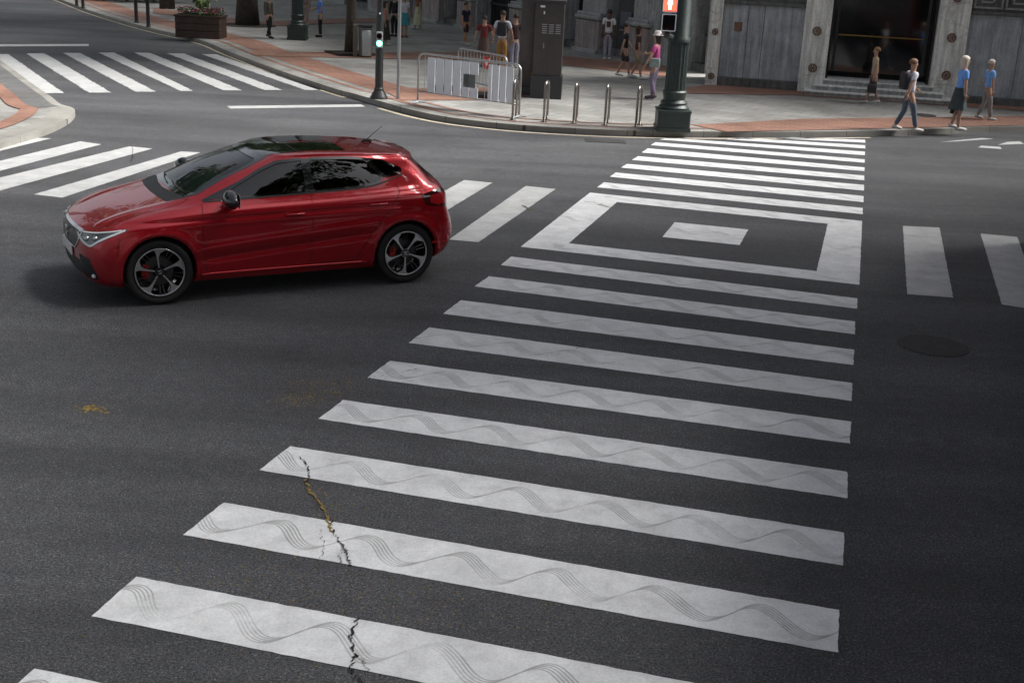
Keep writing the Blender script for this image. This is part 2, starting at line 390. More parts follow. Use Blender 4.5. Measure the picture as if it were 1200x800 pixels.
marking('zebra_crossing', [P((1063, 345), (1117, 349), (1101, 267), (1058, 265)), P((1174, 357), (1224, 365), (1192, 278), (1149, 274))], M_PAINT)
marking('zebra_crossing', [P((40, 228), (72.5, 232), (235, 179), (212.5, 177.8)), P((-60, 223), (-30, 232), (178.8, 174.5), (152, 171.8)), P((-70, 206), (-40, 211), (118.8, 169.5), (93.8, 166)), P((-70, 192), (-40, 187), (60, 162.5), (42, 161.8))], M_PAINT)
D = [((51, 109.5), (75, 109.5), (9.5, 63.8), (-12, 63.8)), ((104.5, 108.8), (130.5, 108.8), (52.5, 63), (30.5, 63)), ((159, 107.8), (183, 107.8), (94, 62.5), (74, 62.5)), ((212, 107), (226, 106.8), (134, 62), (115.5, 62)),
     ((262, 106.2), (283.6, 106.2), (175.5, 62.3), (157, 62)), ((310, 105.8), (330.4, 105.8), (215, 63), (196, 63)), ((358, 105.8), (378, 105.8), (253, 64), (236, 63.8))]
marking('zebra_crossing', [P(*q_) for q_ in D], M_PAINT, jag=0.02)
marking('stop_line', [P((-60, 55), (104, 54.4), (104, 52), (-60, 52.4))], M_PAINT)
marking('stop_line', [P((270, 127.6), (428, 125.4), (423, 122.6), (266, 124.6))], M_PAINT)
marking('give_way_marks', [P((1100, 167), (1120, 166), (1165, 163), (1150, 162)), P((1146, 173), (1174, 175), (1172, 172.5), (1150, 171)), P((1170, 170), (1200, 169), (1195, 166), (1180, 166.6))], M_PAINT)

# cracks with yellow moss, a rusty patch and a manhole
M_MOSS = mat('crack_moss', (0.22, 0.145, 0.04), 0.95, vary=0.6, scale=30, bump=0.5)
M_CRACK = mat('crack_dark', (0.012, 0.011, 0.010), 0.95)
def crack(name, pts, w, m, z=0.0095, seed=1, gap=0.0):
    rnd = random.Random(seed); L = smooth_line([px(x, y)[:2] for x, y in pts], 14); mb = MB(); Lp = []
    for p in L: Lp.append((p[0] + rnd.uniform(-.012, .012), p[1] + rnd.uniform(-.012, .012)))
    wl = [w * 0.62 * rnd.uniform(0.15, 1.5) for _ in Lp]
    a = [offset_line(Lp, wl[i] / 2)[i] for i in range(len(Lp))]; b = [offset_line(Lp, -wl[i] / 2)[i] for i in range(len(Lp))]
    k = len(Lp)
    mb.add([(*p, z) for p in a] + [(*p, z) for p in b], [[i, i + 1, k + i + 1, k + i] for i in range(k - 1) if rnd.random() > gap])
    o = mb.build(name, m, fixn=False)
    bm = bmesh.new(); bm.from_mesh(o.data)
    for f in bm.faces:
        if f.normal.z < 0: f.normal_flip()
    bm.to_mesh(o.data); bm.free(); return struct(o)
crack('crack_moss', [(357, 563), (364, 577), (376, 592), (383, 607), (390, 624)], 0.030, M_MOSS, 0.007, 2)
crack('road_crack', [(352, 536), (360, 548), (361, 562), (358, 566)], 0.014, M_CRACK, seed=3, gap=0.2)
crack('road_crack', [(388, 608), (391, 626), (402, 640), (406, 650), (412, 664)], 0.014, M_CRACK, seed=4, gap=0.15)
crack('road_crack', [(419, 726), (411, 748), (417, 768), (412, 785), (424, 800)], 0.018, M_CRACK, seed=5, gap=0.1)
crack('road_crack', [(376, 585), (372, 600), (378, 612)], 0.006, M_CRACK, seed=31, gap=0.3)
crack('road_crack', [(402, 640), (398, 652), (401, 660)], 0.007, M_CRACK, seed=32, gap=0.3)
crack('road_crack', [(417, 768), (426, 776), (434, 790)], 0.007, M_CRACK, seed=33, gap=0.3)
crack('road_crack', [(374, 622), (379, 640), (376, 655)], 0.006, M_CRACK, seed=34, gap=0.4)
crack('crack_moss', [(352, 470), (380, 458), (410, 447), (428, 446)], 0.012, M_MOSS, 0.002, 35, gap=0.55)
crack('crack_moss', [(330, 720), (352, 730), (362, 745)], 0.010, M_MOSS, 0.002, 36, gap=0.5)
crack('road_crack', [(432, 444), (470, 437), (500, 431)], 0.010, M_CRACK, seed=6, gap=0.4)
crack('road_crack', [(640, 418), (672, 411), (684, 404)], 0.009, M_CRACK, seed=6, gap=0.4)
crack('road_crack', [(617, 239), (640, 237), (690, 237), (714, 243)], 0.02, M_CRACK, seed=8, gap=0.1)
crack('road_crack', [(612, 243), (640, 250), (668, 256)], 0.012, M_CRACK, seed=9, gap=0.1)
crack('crack_moss', [(700, 240), (716, 244)], 0.05, M_MOSS, 0.007, 10)
crack('crack_moss', [(612, 241), (622, 246)], 0.10, mat('worn_hole', (0.15, 0.12, 0.09), 0.95, vary=0.5, scale=20), 0.007, 12)
crack('road_crack', [(140, 168), (155, 172), (154, 190)], 0.015, M_CRACK, seed=12)
def blobs(name, cx, cy, rx, ry, k, m, z, seed, smin=0.005, smax=0.03):
    rnd = random.Random(seed); mb = MB()
    for _ in range(k):
        x = rnd.gauss(cx, rx); y = rnd.gauss(cy, ry); p = px(x, y); s = rnd.uniform(smin, smax); a0 = rnd.uniform(0, 6)
        pl = [(p.x + s * rnd.uniform(0.4, 1) * math.cos(a0 + t), p.y + s * rnd.uniform(.4, 1) * math.sin(a0 + t), z + rnd.uniform(0, 0.0004)) for t in (0, 1.05, 2.1, 3.14, 4.2, 5.2)]
        mb.add(pl, [[0, 1, 2, 3, 4, 5]])
    o = mb.build(name, m, fixn=False); o['kind'] = 'stuff'; o['label'] = 'yellow brown moss and leaf crumbs lying in the road surface'; o['category'] = 'moss'; return o
ob = MB()
for n_, (cx, cy, rx, ry, k) in enumerate([(108, 479, 9, 2.2, 110), (378, 455, 26, 9, 380), (350, 468, 14, 4, 160), (420, 520, 90, 60, 160), (340, 690, 110, 40, 420), (560, 690, 120, 40, 200), (160, 152, 22, 4, 60), (1062, 404, 9, 5, 60), (390, 610, 20, 25, 90)]):
    blobs('moss_crumbs', cx, cy, rx, ry, k, M_MOSS, 0.0016, 20 + n_, 0.003, 0.010 if n_ not in (0,) else 0.022)
M_IRON = mat('cast_iron', (0.04, 0.039, 0.037), 0.85, 0.0, vary=0.4, scale=30, bump=0.5, bscale=80)
p = px(1093, 405); mb = MB().lathe([(0.33, 0.001), (0.33, 0.006), (0.30, 0.008), (0.0, 0.008)], 40)
for r_ in (0.05, 0.12, 0.19, 0.26): mb.lathe([(r_, 0.0082), (r_ + 0.006, 0.0100), (r_ + 0.034, 0.0100), (r_ + 0.04, 0.0082)], 40); mb.f = mb.f[:-2]; mb.m = mb.m[:-2]
o = mb.build('manhole_cover', M_IRON); o.location = (p.x, p.y, 0.0); tag(o, 'round dark manhole cover with rings in the shaded road right of the crossing', 'manhole cover')
p = px(690, 164); mb = MB(); mb.box(0, 0, 0.003, 0.75, 0.4, 0.006)
for k in range(12): mb.box(-0.33 + k * 0.06, 0, 0.008, 0.03, 0.34, 0.005)
o = mb.build('drain_grate', M_IRON); o.location = (p.x + .3, p.y - 0.05, 0.001); tag(o, 'long dark drain grate in the gutter by the far kerb', 'drain grate')
p = px(1012, 131, H); o = MB().lathe([(0.28, 0.001), (0.28, 0.006), (0, 0.006)], 30).build('pavement_hatch', M_IRON); o.location = (9.0, 28.6, H + 0.005); tag(o, 'small round iron cover set in the pavement before the steps', 'pavement cover')
# ================================================================== RED HATCHBACK
def car_paint():
    m, n = newmat('red_car_paint', 0.27)
    n.b.inputs['Metallic'].default_value = 0.45; n.b.inputs['Coat Weight'].default_value = 1.0; n.b.inputs['Coat Roughness'].default_value = 0.02
    fl = n.ramp(n.noise(900, detail=1), 0.35, 0.65, (0.34, 0.0008, 0.007), (0.48, 0.0015, 0.011)); n.L(fl, n.b.inputs['Base Color'])
    # fine metallic flake towards the sills: own colour of the thing, breaks up the gloss
    return m
M_RED = car_paint()
M_BLACKGLOSS = mat('gloss_black', (0.004, 0.004, 0.005), 0.08, coat=1.0)
M_BLACKPL = mat('black_plastic', (0.014, 0.014, 0.015), 0.5)
M_RUBBER = mat('tyre_rubber', (0.013, 0.013, 0.013), 0.75, vary=0.2, scale=30)
M_ALLOY = mat('machined_alloy', (0.62, 0.62, 0.63), 0.28, 0.9)
M_CHROME = mat('chrome', (0.75, 0.75, 0.76), 0.12, 1.0)
M_DISC = mat('brake_disc', (0.10, 0.10, 0.10), 0.45, 0.9)
M_CAL = mat('red_caliper', (0.35, 0.01, 0.01), 0.4)
M_SEAM = mat('panel_gap', (0.006, 0.002, 0.002), 0.9)
M_LENSRED = mat('tail_lamp_red', (0.42, 0.008, 0.012), 0.08, coat=1.0)
M_LENSDARK = mat('tail_lamp_smoked', (0.06, 0.004, 0.005), 0.08, coat=1.0)
M_SEAT = mat('dark_seat_cloth', (0.02, 0.02, 0.022), 0.9, vary=0.2, scale=20)
M_DASH = mat('dash_plastic', (0.06, 0.085, 0.085), 0.6)
M_LED = mat('daytime_led', (0.85, 0.85, 0.85), 0.2, coat=1.0)
M_LAMPIN = mat('headlamp_inside', (0.16, 0.17, 0.18), 0.18, 0.5)
M_RETRO = mat('headlamp_projector', (0.55, 0.56, 0.58), 0.1, 0.9)
def glass_mat(name, tint, fac_t):
    """real see-through glass: tinted transmission mixed with a clear reflection"""
    m = bpy.data.materials.new(name); m.use_nodes = True; t = m.node_tree; t.nodes.clear()
    o = t.nodes.new('ShaderNodeOutputMaterial'); tr = t.nodes.new('ShaderNodeBsdfTransparent'); tr.inputs[0].default_value = (*tint, 1)
    g = t.nodes.new('ShaderNodeBsdfGlossy'); g.inputs['Roughness'].default_value = 0.01; g.inputs[0].default_value = (1, 1, 1, 1)
    fr = t.nodes.new('ShaderNodeFresnel'); fr.inputs[0].default_value = fac_t; mx = t.nodes.new('ShaderNodeMixShader')
    t.links.new(fr.outputs[0], mx.inputs[0]); t.links.new(tr.outputs[0], mx.inputs[1]); t.links.new(g.outputs[0], mx.inputs[2]); t.links.new(mx.outputs[0], o.inputs[0])
    return m
M_WSHIELD = glass_mat('windscreen_glass', (0.62, 0.72, 0.69), 1.5)
M_SIDEGL = glass_mat('side_glass', (0.10, 0.12, 0.12), 1.7)
M_REARGL = glass_mat('rear_glass', (0.05, 0.06, 0.06), 1.6)

XS = [
 [-.70,-.69,-.65,-.56,-.42,0,.45,.9,1.5,2.1,2.56,2.85,3.00,3.12,3.15,3.16],
 [-.78,-.77,-.72,-.62,-.45,0,.45,.9,1.5,2.1,2.56,2.85,3.06,3.19,3.22,3.23],
 [-.805,-.79,-.745,-.635,-.45,0,.45,.9,1.5,2.1,2.56,2.85,3.10,3.23,3.26,3.27],
 [-.805,-.785,-.735,-.62,-.43,0,.45,.9,1.5,2.1,2.56,2.85,3.09,3.22,3.25,3.26],
 [-.785,-.765,-.70,-.58,-.40,0,.45,.9,1.5,2.1,2.56,2.85,3.05,3.15,3.18,3.19],
 [-.735,-.715,-.64,-.50,-.33,0,.45,.9,1.5,2.1,2.56,2.85,3.03,3.13,3.155,3.16],
 [-.48,-.46,-.39,-.25,-.10,.12,.47,.9,1.5,2.1,2.56,2.83,2.99,3.08,3.10,3.11],
 [.18,.19,.23,.29,.36,.43,.60,.95,1.5,2.1,2.54,2.79,2.93,3.02,3.05,3.06],
 [.66,.67,.70,.76,.81,.87,.98,1.18,1.58,2.06,2.42,2.64,2.79,2.88,2.91,2.92],
 [1.12,1.13,1.165,1.20,1.24,1.28,1.35,1.45,1.7,2.06,2.36,2.54,2.66,2.745,2.77,2.78],
 [1.24,1.25,1.28,1.31,1.345,1.385,1.44,1.53,1.74,2.05,2.30,2.46,2.58,2.66,2.685,2.69],
 [1.45,1.46,1.47,1.48,1.50,1.53,1.57,1.63,1.78,2.05,2.26,2.38,2.46,2.51,2.52,2.52]]
YS = [
 [0,.30,.52,.68,.76,.78,.80,.80,.80,.80,.78,.76,.70,.5,.25,0],
 [0,.32,.58,.75,.83,.86,.845,.835,.835,.845,.86,.84,.76,.5,.25,0],
 [0,.33,.62,.80,.865,.885,.862,.848,.852,.868,.888,.87,.79,.5,.25,0],
 [0,.33,.62,.80,.87,.89,.872,.862,.865,.877,.89,.873,.79,.5,.25,0],
 [0,.32,.61,.78,.85,.880,.876,.872,.875,.882,.886,.862,.775,.5,.25,0],
 [0,.30,.56,.72,.79,.838,.862,.866,.87,.872,.87,.84,.75,.5,.25,0],
 [0,.28,.50,.64,.72,.775,.812,.825,.83,.83,.815,.775,.69,.48,.24,0],
 [0,.28,.50,.63,.69,.728,.76,.785,.792,.788,.765,.72,.64,.46,.23,0],
 [0,.26,.45,.565,.615,.645,.675,.695,.705,.70,.68,.645,.58,.43,.22,0],
 [0,.24,.41,.50,.545,.57,.588,.60,.608,.605,.595,.575,.535,.41,.21,0],
 [0,.20,.345,.43,.475,.50,.515,.525,.53,.528,.515,.495,.46,.36,.185,0],
 [0]*16]
ZS = [
 [.17,.17,.17,.175,.18,.19,.19,.19,.19,.19,.20,.22,.24,.27,.27,.27],
 [.26,.26,.26,.26,.265,.27,.27,.27,.27,.27,.28,.29,.31,.33,.33,.33],
 [.42,.42,.42,.42,.42,.42,.42,.42,.42,.42,.43,.44,.46,.48,.48,.48],
 [.565,.565,.565,.57,.575,.575,.575,.575,.58,.59,.595,.60,.61,.62,.62,.62],
 [.640,.640,.645,.67,.71,.735,.735,.735,.745,.755,.77,.78,.785,.775,.775,.775],
 [.695,.695,.71,.755,.80,.835,.855,.865,.878,.892,.91,.92,.925,.925,.925,.925],
 [.822,.822,.828,.845,.868,.892,.912,.925,.942,.962,.985,.995,1.005,1.01,1.01,1.01],
 [.985,.985,.98,.97,.965,.96,.96,.968,.985,1.005,1.03,1.045,1.055,1.065,1.065,1.065],
 [1.205,1.205,1.20,1.195,1.19,1.185,1.18,1.185,1.20,1.21,1.215,1.215,1.215,1.215,1.215,1.215],
 [1.385,1.383,1.375,1.365,1.358,1.357,1.362,1.368,1.374,1.366,1.352,1.342,1.335,1.338,1.34,1.34],
 [1.412,1.412,1.41,1.408,1.407,1.408,1.412,1.416,1.42,1.41,1.395,1.385,1.375,1.378,1.38,1.38],
 [1.438,1.438,1.438,1.438,1.438,1.44,1.441,1.443,1.444,1.434,1.42,1.412,1.406,1.402,1.40,1.40]]
def gz(z): return z if z < 0.985 else 0.985 + (z - 0.985) * 0.885
ZS = [[gz(z) for z in r_] for r_ in ZS]
def crp(a, b, c, d, t): return 0.5 * ((2 * b) + (-a + c) * t + (2 * a - 5 * b + 4 * c - d) * t * t + (-a + 3 * b - 3 * c + d) * t ** 3)
for i_ in range(12): XS[i_] = [x * 0.875 if x < 0 else x for x in XS[i_]]
for i_ in (6, 7):
    for j_ in range(3): XS[i_][j_] += (0.07, 0.065, 0.045)[j_]
for i_ in (7,):
    for j_ in range(6, 12): ZS[i_][j_] += 0.02
NR, NC, SR, SC = 12, 16, 9, 14
def ctrl(i, j):
    s = 1
    if j < 0: j = -j; s = -1
    if j > NC - 1: j = 2 * (NC - 1) - j; s = -1
    if i > NR - 1: i = 2 * (NR - 1) - i; s = -s
    if i < 0: i = 0
    return (XS[i][j], YS[i][j] * s, ZS[i][j])
def surf(u, v):
    i = min(int(u), NR - 2); j = min(int(v), NC - 2); a = u - i; b = v - j
    rows = []
    for di in (-1, 0, 1, 2):
        P_ = [ctrl(i + di, j + dj) for dj in (-1, 0, 1, 2)]
        rows.append([crp(P_[0][k], P_[1][k], P_[2][k], P_[3][k], b) for k in range(3)])
    return Vector([crp(rows[0][k], rows[1][k], rows[2][k], rows[3][k], a) for k in range(3)])
nu_, nv_ = (NR - 1) * SR + 1, (NC - 1) * SC + 1
body_v = []; body_f = []
for side in (-1, 1):
    o0 = len(body_v)
    for i in range(nu_):
        for j in range(nv_):
            p = surf(i / SR, j / SC)
            # crease pressed into the doors and the one above the sill
            x, z = p.x, p.z
            if 0.3 < x < 2.3 and p.y > 0.7:
                k = math.exp(-((z - (0.40 + (x - 0.3) * 0.085)) / 0.035) ** 2) * min(1, (x - 0.3) / 0.3) * min(1, (2.3 - x) / 0.3)
                p.y -= 0.017 * k
                p.y += 0.011 * math.exp(-((z - (0.50 + (x - 0.3) * 0.09)) / 0.05) ** 2)
            if 2.5 > x > -0.5 and p.y > 0.7:   # shoulder crease running from headlamp to tail lamp
                k = math.exp(-((z - (0.80 + x * 0.02)) / 0.018) ** 2); p.y -= 0.012 * k; p.y += 0.006 * math.exp(-((z - (0.755 + x * 0.02)) / 0.03) ** 2)
            for wx in (0.0, 2.564):            # flared arch lips
                r_ = math.hypot(x - wx, z - 0.325)
                if p.y > 0.6 and z < 0.80: p.y += 0.014 * math.exp(-((r_ - 0.385) / 0.035) ** 2) * max(0.0, min(1.0, (0.80 - z) / 0.10)) ** 2
            # hood crease lines
            if -0.6 < x < 0.3 and 0.74 < z < 1.0:
                yc = 0.52 + 0.10 * (x + 0.5) / 0.8
                p.z += 0.010 * math.exp(-((p.y - yc) / 0.05) ** 2)
            body_v.append(Vector((p.x, p.y * side, p.z)))
    for i in range(nu_ - 1):
        for j in range(nv_ - 1):
            q_ = [o0 + i * nv_ + j, o0 + i * nv_ + j + 1, o0 + (i + 1) * nv_ + j + 1, o0 + (i + 1) * nv_ + j]
            body_f.append(q_ if side < 0 else q_[::-1])
bvh = BVHTree.FromPolygons(body_v, body_f)
# projection planes: (origin, u axis, v axis, ray direction)
def plane(kind, s=-1):
    if kind == 'side': return Vector((0, s * 3, 0)), Vector((1, 0, 0)), Vector((0, 0, 1)), Vector((0, -s, 0))
    if kind == 'front': return Vector((-3, 0, 0)), Vector((0, 1, 0)), Vector((0, 0, 1)), Vector((1, 0, 0))
    if kind == 'rear': return Vector((6, 0, 0)), Vector((0, 1, 0)), Vector((0, 0, 1)), Vector((-1, 0, 0))
    if kind == 'top': return Vector((0, 0, 3)), Vector((1, 0, 0)), Vector((0, 1, 0)), Vector((0, 0, -1))
    if kind == 'corner':  # seen from the front corner; u runs rearward along the side
        d = Vector((1, -s, 0)).normalized(); u_ = Vector((1, s, 0)).normalized(); return Vector((-.6, s * .7, 0)) - d * 3, u_, Vector((0, 0, 1)), d
    if kind == 'rcorner':
        d = Vector((-1, -s, 0)).normalized(); u_ = Vector((-1, s, 0)).normalized(); return Vector((3.0, s * .7, 0)) - d * 3, u_, Vector((0, 0, 1)), d
def hit(pl, u, v):
    o, U, V, D_ = pl; r_ = bvh.ray_cast(o + U * u + V * v, D_)
    return r_[0], r_[1]
def fill(poly, pl, off, step=0.03, thick=0.0):
    """a polygon given in a projection plane, laid on to the body surface with an offset"""
    bm = bmesh.new(); vs = [bm.verts.new((p[0], p[1], 0)) for p in poly]
    tr = tessellate_polygon([[Vector((p[0], p[1], 0)) for p in poly]])
    for t in tr:
        try: bm.faces.new([vs[i] for i in t])
        except ValueError: pass
    xs = [p[0] for p in poly]; ys = [p[1] for p in poly]
    k = math.floor(min(xs) / step) * step
    while k < max(xs): bmesh.ops.bisect_plane(bm, geom=bm.verts[:] + bm.edges[:] + bm.faces[:], plane_co=(k, 0, 0), plane_no=(1, 0, 0)); k += step
    k = math.floor(min(ys) / step) * step
    while k < max(ys): bmesh.ops.bisect_plane(bm, geom=bm.verts[:] + bm.edges[:] + bm.faces[:], plane_co=(0, k, 0), plane_no=(0, 1, 0)); k += step
    bad = []
    for v in bm.verts:
        h, n_ = hit(pl, v.co.x, v.co.y)
        if h is None: bad.append(v); continue
        if n_.dot(pl[3]) > 0: n_ = -n_
        v.co = h + n_ * off
    if bad: bmesh.ops.delete(bm, geom=bad, context='VERTS')
    bmesh.ops.remove_doubles(bm, verts=bm.verts[:], dist=0.0002)
    return bm
def patch(name, poly, pl, off, m, parent, step=0.03, mb=None, smooth=True):
    own = mb is None; mb = mb or MB(); mb.bm(fill(poly, pl, off, step))
    if own:
        o = mb.build(name, m, parent, smooth=smooth); return o
def rnd_poly(poly, r_, k=4):
    out = []; n_ = len(poly)
    for i in range(n_):
        p = Vector(poly[i][:2]); a = Vector(poly[i - 1][:2]); b = Vector(poly[(i + 1) % n_][:2])
        rr = min(r_, (a - p).length * .45, (b - p).length * .45); s = p + (a - p).normalized() * rr; e = p + (b - p).normalized() * rr
        for j in range(k + 1):
            t = j / k; q_ = s * (1 - t) ** 2 + p * 2 * t * (1 - t) + e * t * t; out.append((q_.x, q_.y))
    return out
def inset(poly, d):
    n_ = len(poly); A = sum(poly[i][0] * poly[(i + 1) % n_][1] - poly[(i + 1) % n_][0] * poly[i][1] for i in range(n_)); sg = 1 if A > 0 else -1; out = []
    for i in range(n_):
        a = Vector(poly[i - 1][:2]); p = Vector(poly[i][:2]); b = Vector(poly[(i + 1) % n_][:2])
        t1 = (p - a).normalized(); t2 = (b - p).normalized(); n1 = Vector((-t1.y, t1.x)) * sg; n2 = Vector((-t2.y, t2.x)) * sg
        nn = (n1 + n2).normalized(); k = d / max(0.4, nn.dot(n1)); out.append((p.x + nn.x * k, p.y + nn.y * k))
    return out
def ring(mb, outer, inner, pl, off, sub=3):
    n_ = len(outer); vv = []; ff = []
    for i in range(n_):
        o1, o2, i1, i2 = [Vector(p[:2]) for p in (outer[i], outer[(i + 1) % n_], inner[i], inner[(i + 1) % n_])]
        k = max(1, int((o2 - o1).length / 0.03))
        for a in range(k):
            ps = []
            for (s, A, B) in ((a / k, o1, i1), ((a + 1) / k, o1, i1)):
                ps.append(o1.lerp(o2, s)); ps.append(i1.lerp(i2, s))
            q_ = []
            for p in (ps[0], ps[2], ps[3], ps[1]):
                h, n2 = hit(pl, p.x, p.y)
                if h is None: break
                if n2.dot(pl[3]) > 0: n2 = -n2
                q_.append(h + n2 * off)
            if len(q_) == 4: b0 = len(vv); vv += q_; ff.append([b0, b0 + 1, b0 + 2, b0 + 3])
    mb.add(vv, ff)
def strip(mb, pts, w, pl, off, closed=False):
    pts = smooth_line(pts, 5) if len(pts) > 2 else [tuple(Vector(pts[0]).lerp(Vector(pts[1]), k / 14)) for k in range(15)]
    a = offset_line(pts, w / 2); b = offset_line(pts, -w / 2); vv = []; ok = []
    for p, q_ in zip(a, b):
        for r_ in (p, q_):
            h, n_ = hit(pl, r_[0], r_[1])
            if h is None: h = vv[-2] if len(vv) > 1 else Vector((0, 0, 0)); n_ = Vector((0, 0, 0))
            if n_.dot(pl[3]) > 0: n_ = -n_
            vv.append(h + n_ * off)
    mb.add(vv, [[2 * i, 2 * i + 2, 2 * i + 3, 2 * i + 1] for i in range(len(pts) - 1)])

car = thing('red_hatchback', 'glossy red five door hatchback with black roof panel turning on the junction', 'car')
# window outlines in side view (x, z)
W_FRONT = rnd_poly([(0.60, 0.992), (0.80, 1.11), (1.06, 1.25), (1.25, 1.327), (1.505, 1.354), (1.505, 1.022), (1.0, 1.003)], 0.03)
W_REAR = rnd_poly([(1.565, 1.024), (1.565, 1.355), (1.95, 1.350), (2.16, 1.335), (2.33, 1.15), (2.30, 1.095), (2.15, 1.055)], 0.03)
W_QTR = rnd_poly([(2.20, 1.328), (2.36, 1.305), (2.57, 1.205), (2.52, 1.168), (2.375, 1.14)], 0.025)
FRAME_S = rnd_poly([(0.44, 0.965), (0.72, 1.075), (1.03, 1.255), (1.24, 1.345), (1.50, 1.37), (1.95, 1.367), (2.25, 1.35), (2.43, 1.315), (2.645, 1.205), (2.60, 1.16), (2.42, 1.07), (2.2, 1.022), (1.5, 0.985), (0.9, 0.966)], 0.02)
W_SHIELD = [(-.60, 1.00), (-.63, 1.02), (-.535, 1.27), (-.47, 1.352), (-.40, 1.372), (-.2, 1.38), (0, 1.382), (.2, 1.38), (.40, 1.372), (.47, 1.352), (.535, 1.27), (.63, 1.02), (.60, 1.00), (.3, 1.003), (0, 1.005), (-.3, 1.003)]
W_BACK = rnd_poly([(-.50, 1.325), (.50, 1.325), (.60, 1.10), (.56, 1.075), (0, 1.065), (-.56, 1.075), (-.60, 1.10)], 0.03)
W_FRONT, W_REAR, W_QTR, FRAME_S, W_SHIELD, W_BACK = [[(p[0], gz(p[1])) for p in w] for w in (W_FRONT, W_REAR, W_QTR, FRAME_S, W_SHIELD, W_BACK)]
def inpoly(x, y, poly):
    c = False; n_ = len(poly); j = n_ - 1
    for i in range(n_):
        xi, yi = poly[i][:2]; xj, yj = poly[j][:2]
        if (yi > y) != (yj > y) and x < (xj - xi) * (y - yi) / (yj - yi) + xi: c = not c
        j = i
    return c
keep = []
for f in body_f:
    c_ = (body_v[f[0]] + body_v[f[1]] + body_v[f[2]] + body_v[f[3]]) / 4; ay = abs(c_.y)
    if ay > 0.5 and (math.hypot(c_.x, c_.z - 0.325) < 0.352 or math.hypot(c_.x - 2.564, c_.z - 0.325) < 0.352): continue
    nn = (body_v[f[1]] - body_v[f[0]]).cross(body_v[f[3]] - body_v[f[0]])
    if ay > 0.45 and c_.z > 0.95 and any(inpoly(c_.x, c_.z, w) for w in (W_FRONT, W_REAR, W_QTR)) and abs(nn.normalized().y) > 0.3: continue
    if c_.x < 1.6 and c_.z > 0.99 and inpoly(c_.y, c_.z, W_SHIELD) and abs(nn.normalized().x) > 0.12 and c_.x < 1.16 + 0.1: continue
    if c_.x > 2.4 and inpoly(c_.y, c_.z, W_BACK): continue
    keep.append(f)
bm = bmesh.new(); bv = [bm.verts.new(v) for v in body_v]
for f in keep:
    try: bm.faces.new([bv[i] for i in f])
    except ValueError: pass
bmesh.ops.delete(bm, geom=[v for v in bm.verts if not v.link_faces], context='VERTS')
bmesh.ops.remove_doubles(bm, verts=bm.verts[:], dist=0.0004)
arch_edges = []
for v in bm.verts:
    if v.is_boundary and abs(v.co.y) > 0.5:
        for wx in (0.0, 2.564):
            r_ = math.hypot(v.co.x - wx, v.co.z - 0.325)
            if r_ < 0.385 and v.co.z > 0.20:
                k = 0.352 / r_; v.co.x = wx + (v.co.x - wx) * k; v.co.z = 0.325 + (v.co.z - 0.325) * k
for e in bm.edges:
    if e.is_boundary and abs(e.verts[0].co.y) > 0.5:
        for wx in (0.0, 2.564):
            if all(abs(math.hypot(v.co.x - wx, v.co.z - 0.325) - 0.352) < 0.003 for v in e.verts): arch_edges.append(e)
ret = bmesh.ops.extrude_edge_only(bm, edges=list(set(arch_edges)))
for v in [g for g in ret['geom'] if isinstance(g, bmesh.types.BMVert)]: v.co.y *= 0.94
bmesh.ops.recalc_face_normals(bm, faces=bm.faces[:])
me = bpy.data.meshes.new('body'); bm.to_mesh(me); bm.free(); me.materials.append(M_RED)
me.polygons.foreach_set('use_smooth', [True] * len(me.polygons))
body = bpy.data.objects.new('body', me); col.objects.link(body); body.parent = car

# under tray and wheel wells (dark)
mb = MB(); mb.box(1.20, 0, 0.22, 3.3, 1.30, 0.05); mb.box(1.28, 0, 0.45, 1.75, 1.5, 0.45)
mb.build('underbody', M_BLACKPL, car)
for s in (-1, 1):
    for wx in (0.0, 2.564):
        m_ = MB(); k = 20; v = []; f = []
        for i in range(k + 1):
            a = R(-8) + R(196) * i / k
            for y in (0.845, 0.55): v.append((wx + 0.356 * math.cos(a), s * y, 0.325 + 0.356 * math.sin(a)))
        for i in range(k): f.append([2 * i, 2 * i + 1, 2 * i + 3, 2 * i + 2])
        m_.add(v, f); b0 = len(m_.v); m_.add([(wx + 0.356 * math.cos(R(-8) + R(196) * i / k), s * 0.55, 0.325 + 0.356 * math.sin(R(-8) + R(196) * i / k)) for i in range(k + 1)], [list(range(k + 1))])
        m_.build('wheel_well', M_BLACKPL, car)

# glazing
for s in (-1, 1):
    pl = plane('side', s)
    fr_ = MB()
    # black surround between frame outline and each opening
    fbm = MB()
    nF = len(FRAME_S)
    # surround drawn as strips around each opening plus filled pillars
    ring(fbm, inset(W_FRONT, -0.018), inset(W_FRONT, 0.006), pl, 0.003)
    ring(fbm, inset(W_REAR, -0.018), inset(W_REAR, 0.006), pl, 0.003)
    ring(fbm, inset(W_QTR, -0.015), inset(W_QTR, 0.006), pl, 0.003)
    fbm.bm(fill([(1.488, 1.0), (1.582, 1.0), (1.582, gz(1.364)), (1.488, gz(1.362))], pl, 0.0036))
    fbm.bm(fill([(0.44, 0.968), (0.62, 0.985), (0.84, gz(1.13)), (0.80, gz(1.135))], pl, 0.0036))
    fbm.bm(fill([(2.15, gz(1.347)), (2.21, gz(1.342)), (2.38, gz(1.14)), (2.325, gz(1.125))], pl, 0.0036))
    fo = fbm.build('window_surround', M_BLACKGLOSS, car, smooth=True)
    for w in (W_FRONT, W_REAR, W_QTR):
        patch('side_window', w, pl, -0.004, M_SIDEGL, car, 0.04)
    tr_ = MB(); strip(tr_, [(0.46, 0.962), (0.9, 0.981), (1.5, 1.003), (2.10, gz(1.034)), (2.36, gz(1.085)), (2.58, gz(1.158))], 0.012, pl, 0.0045); tr_.build('window_trim', mat('satin_trim', (0.05, 0.05, 0.05), 0.3, 0.5), car, smooth=True)
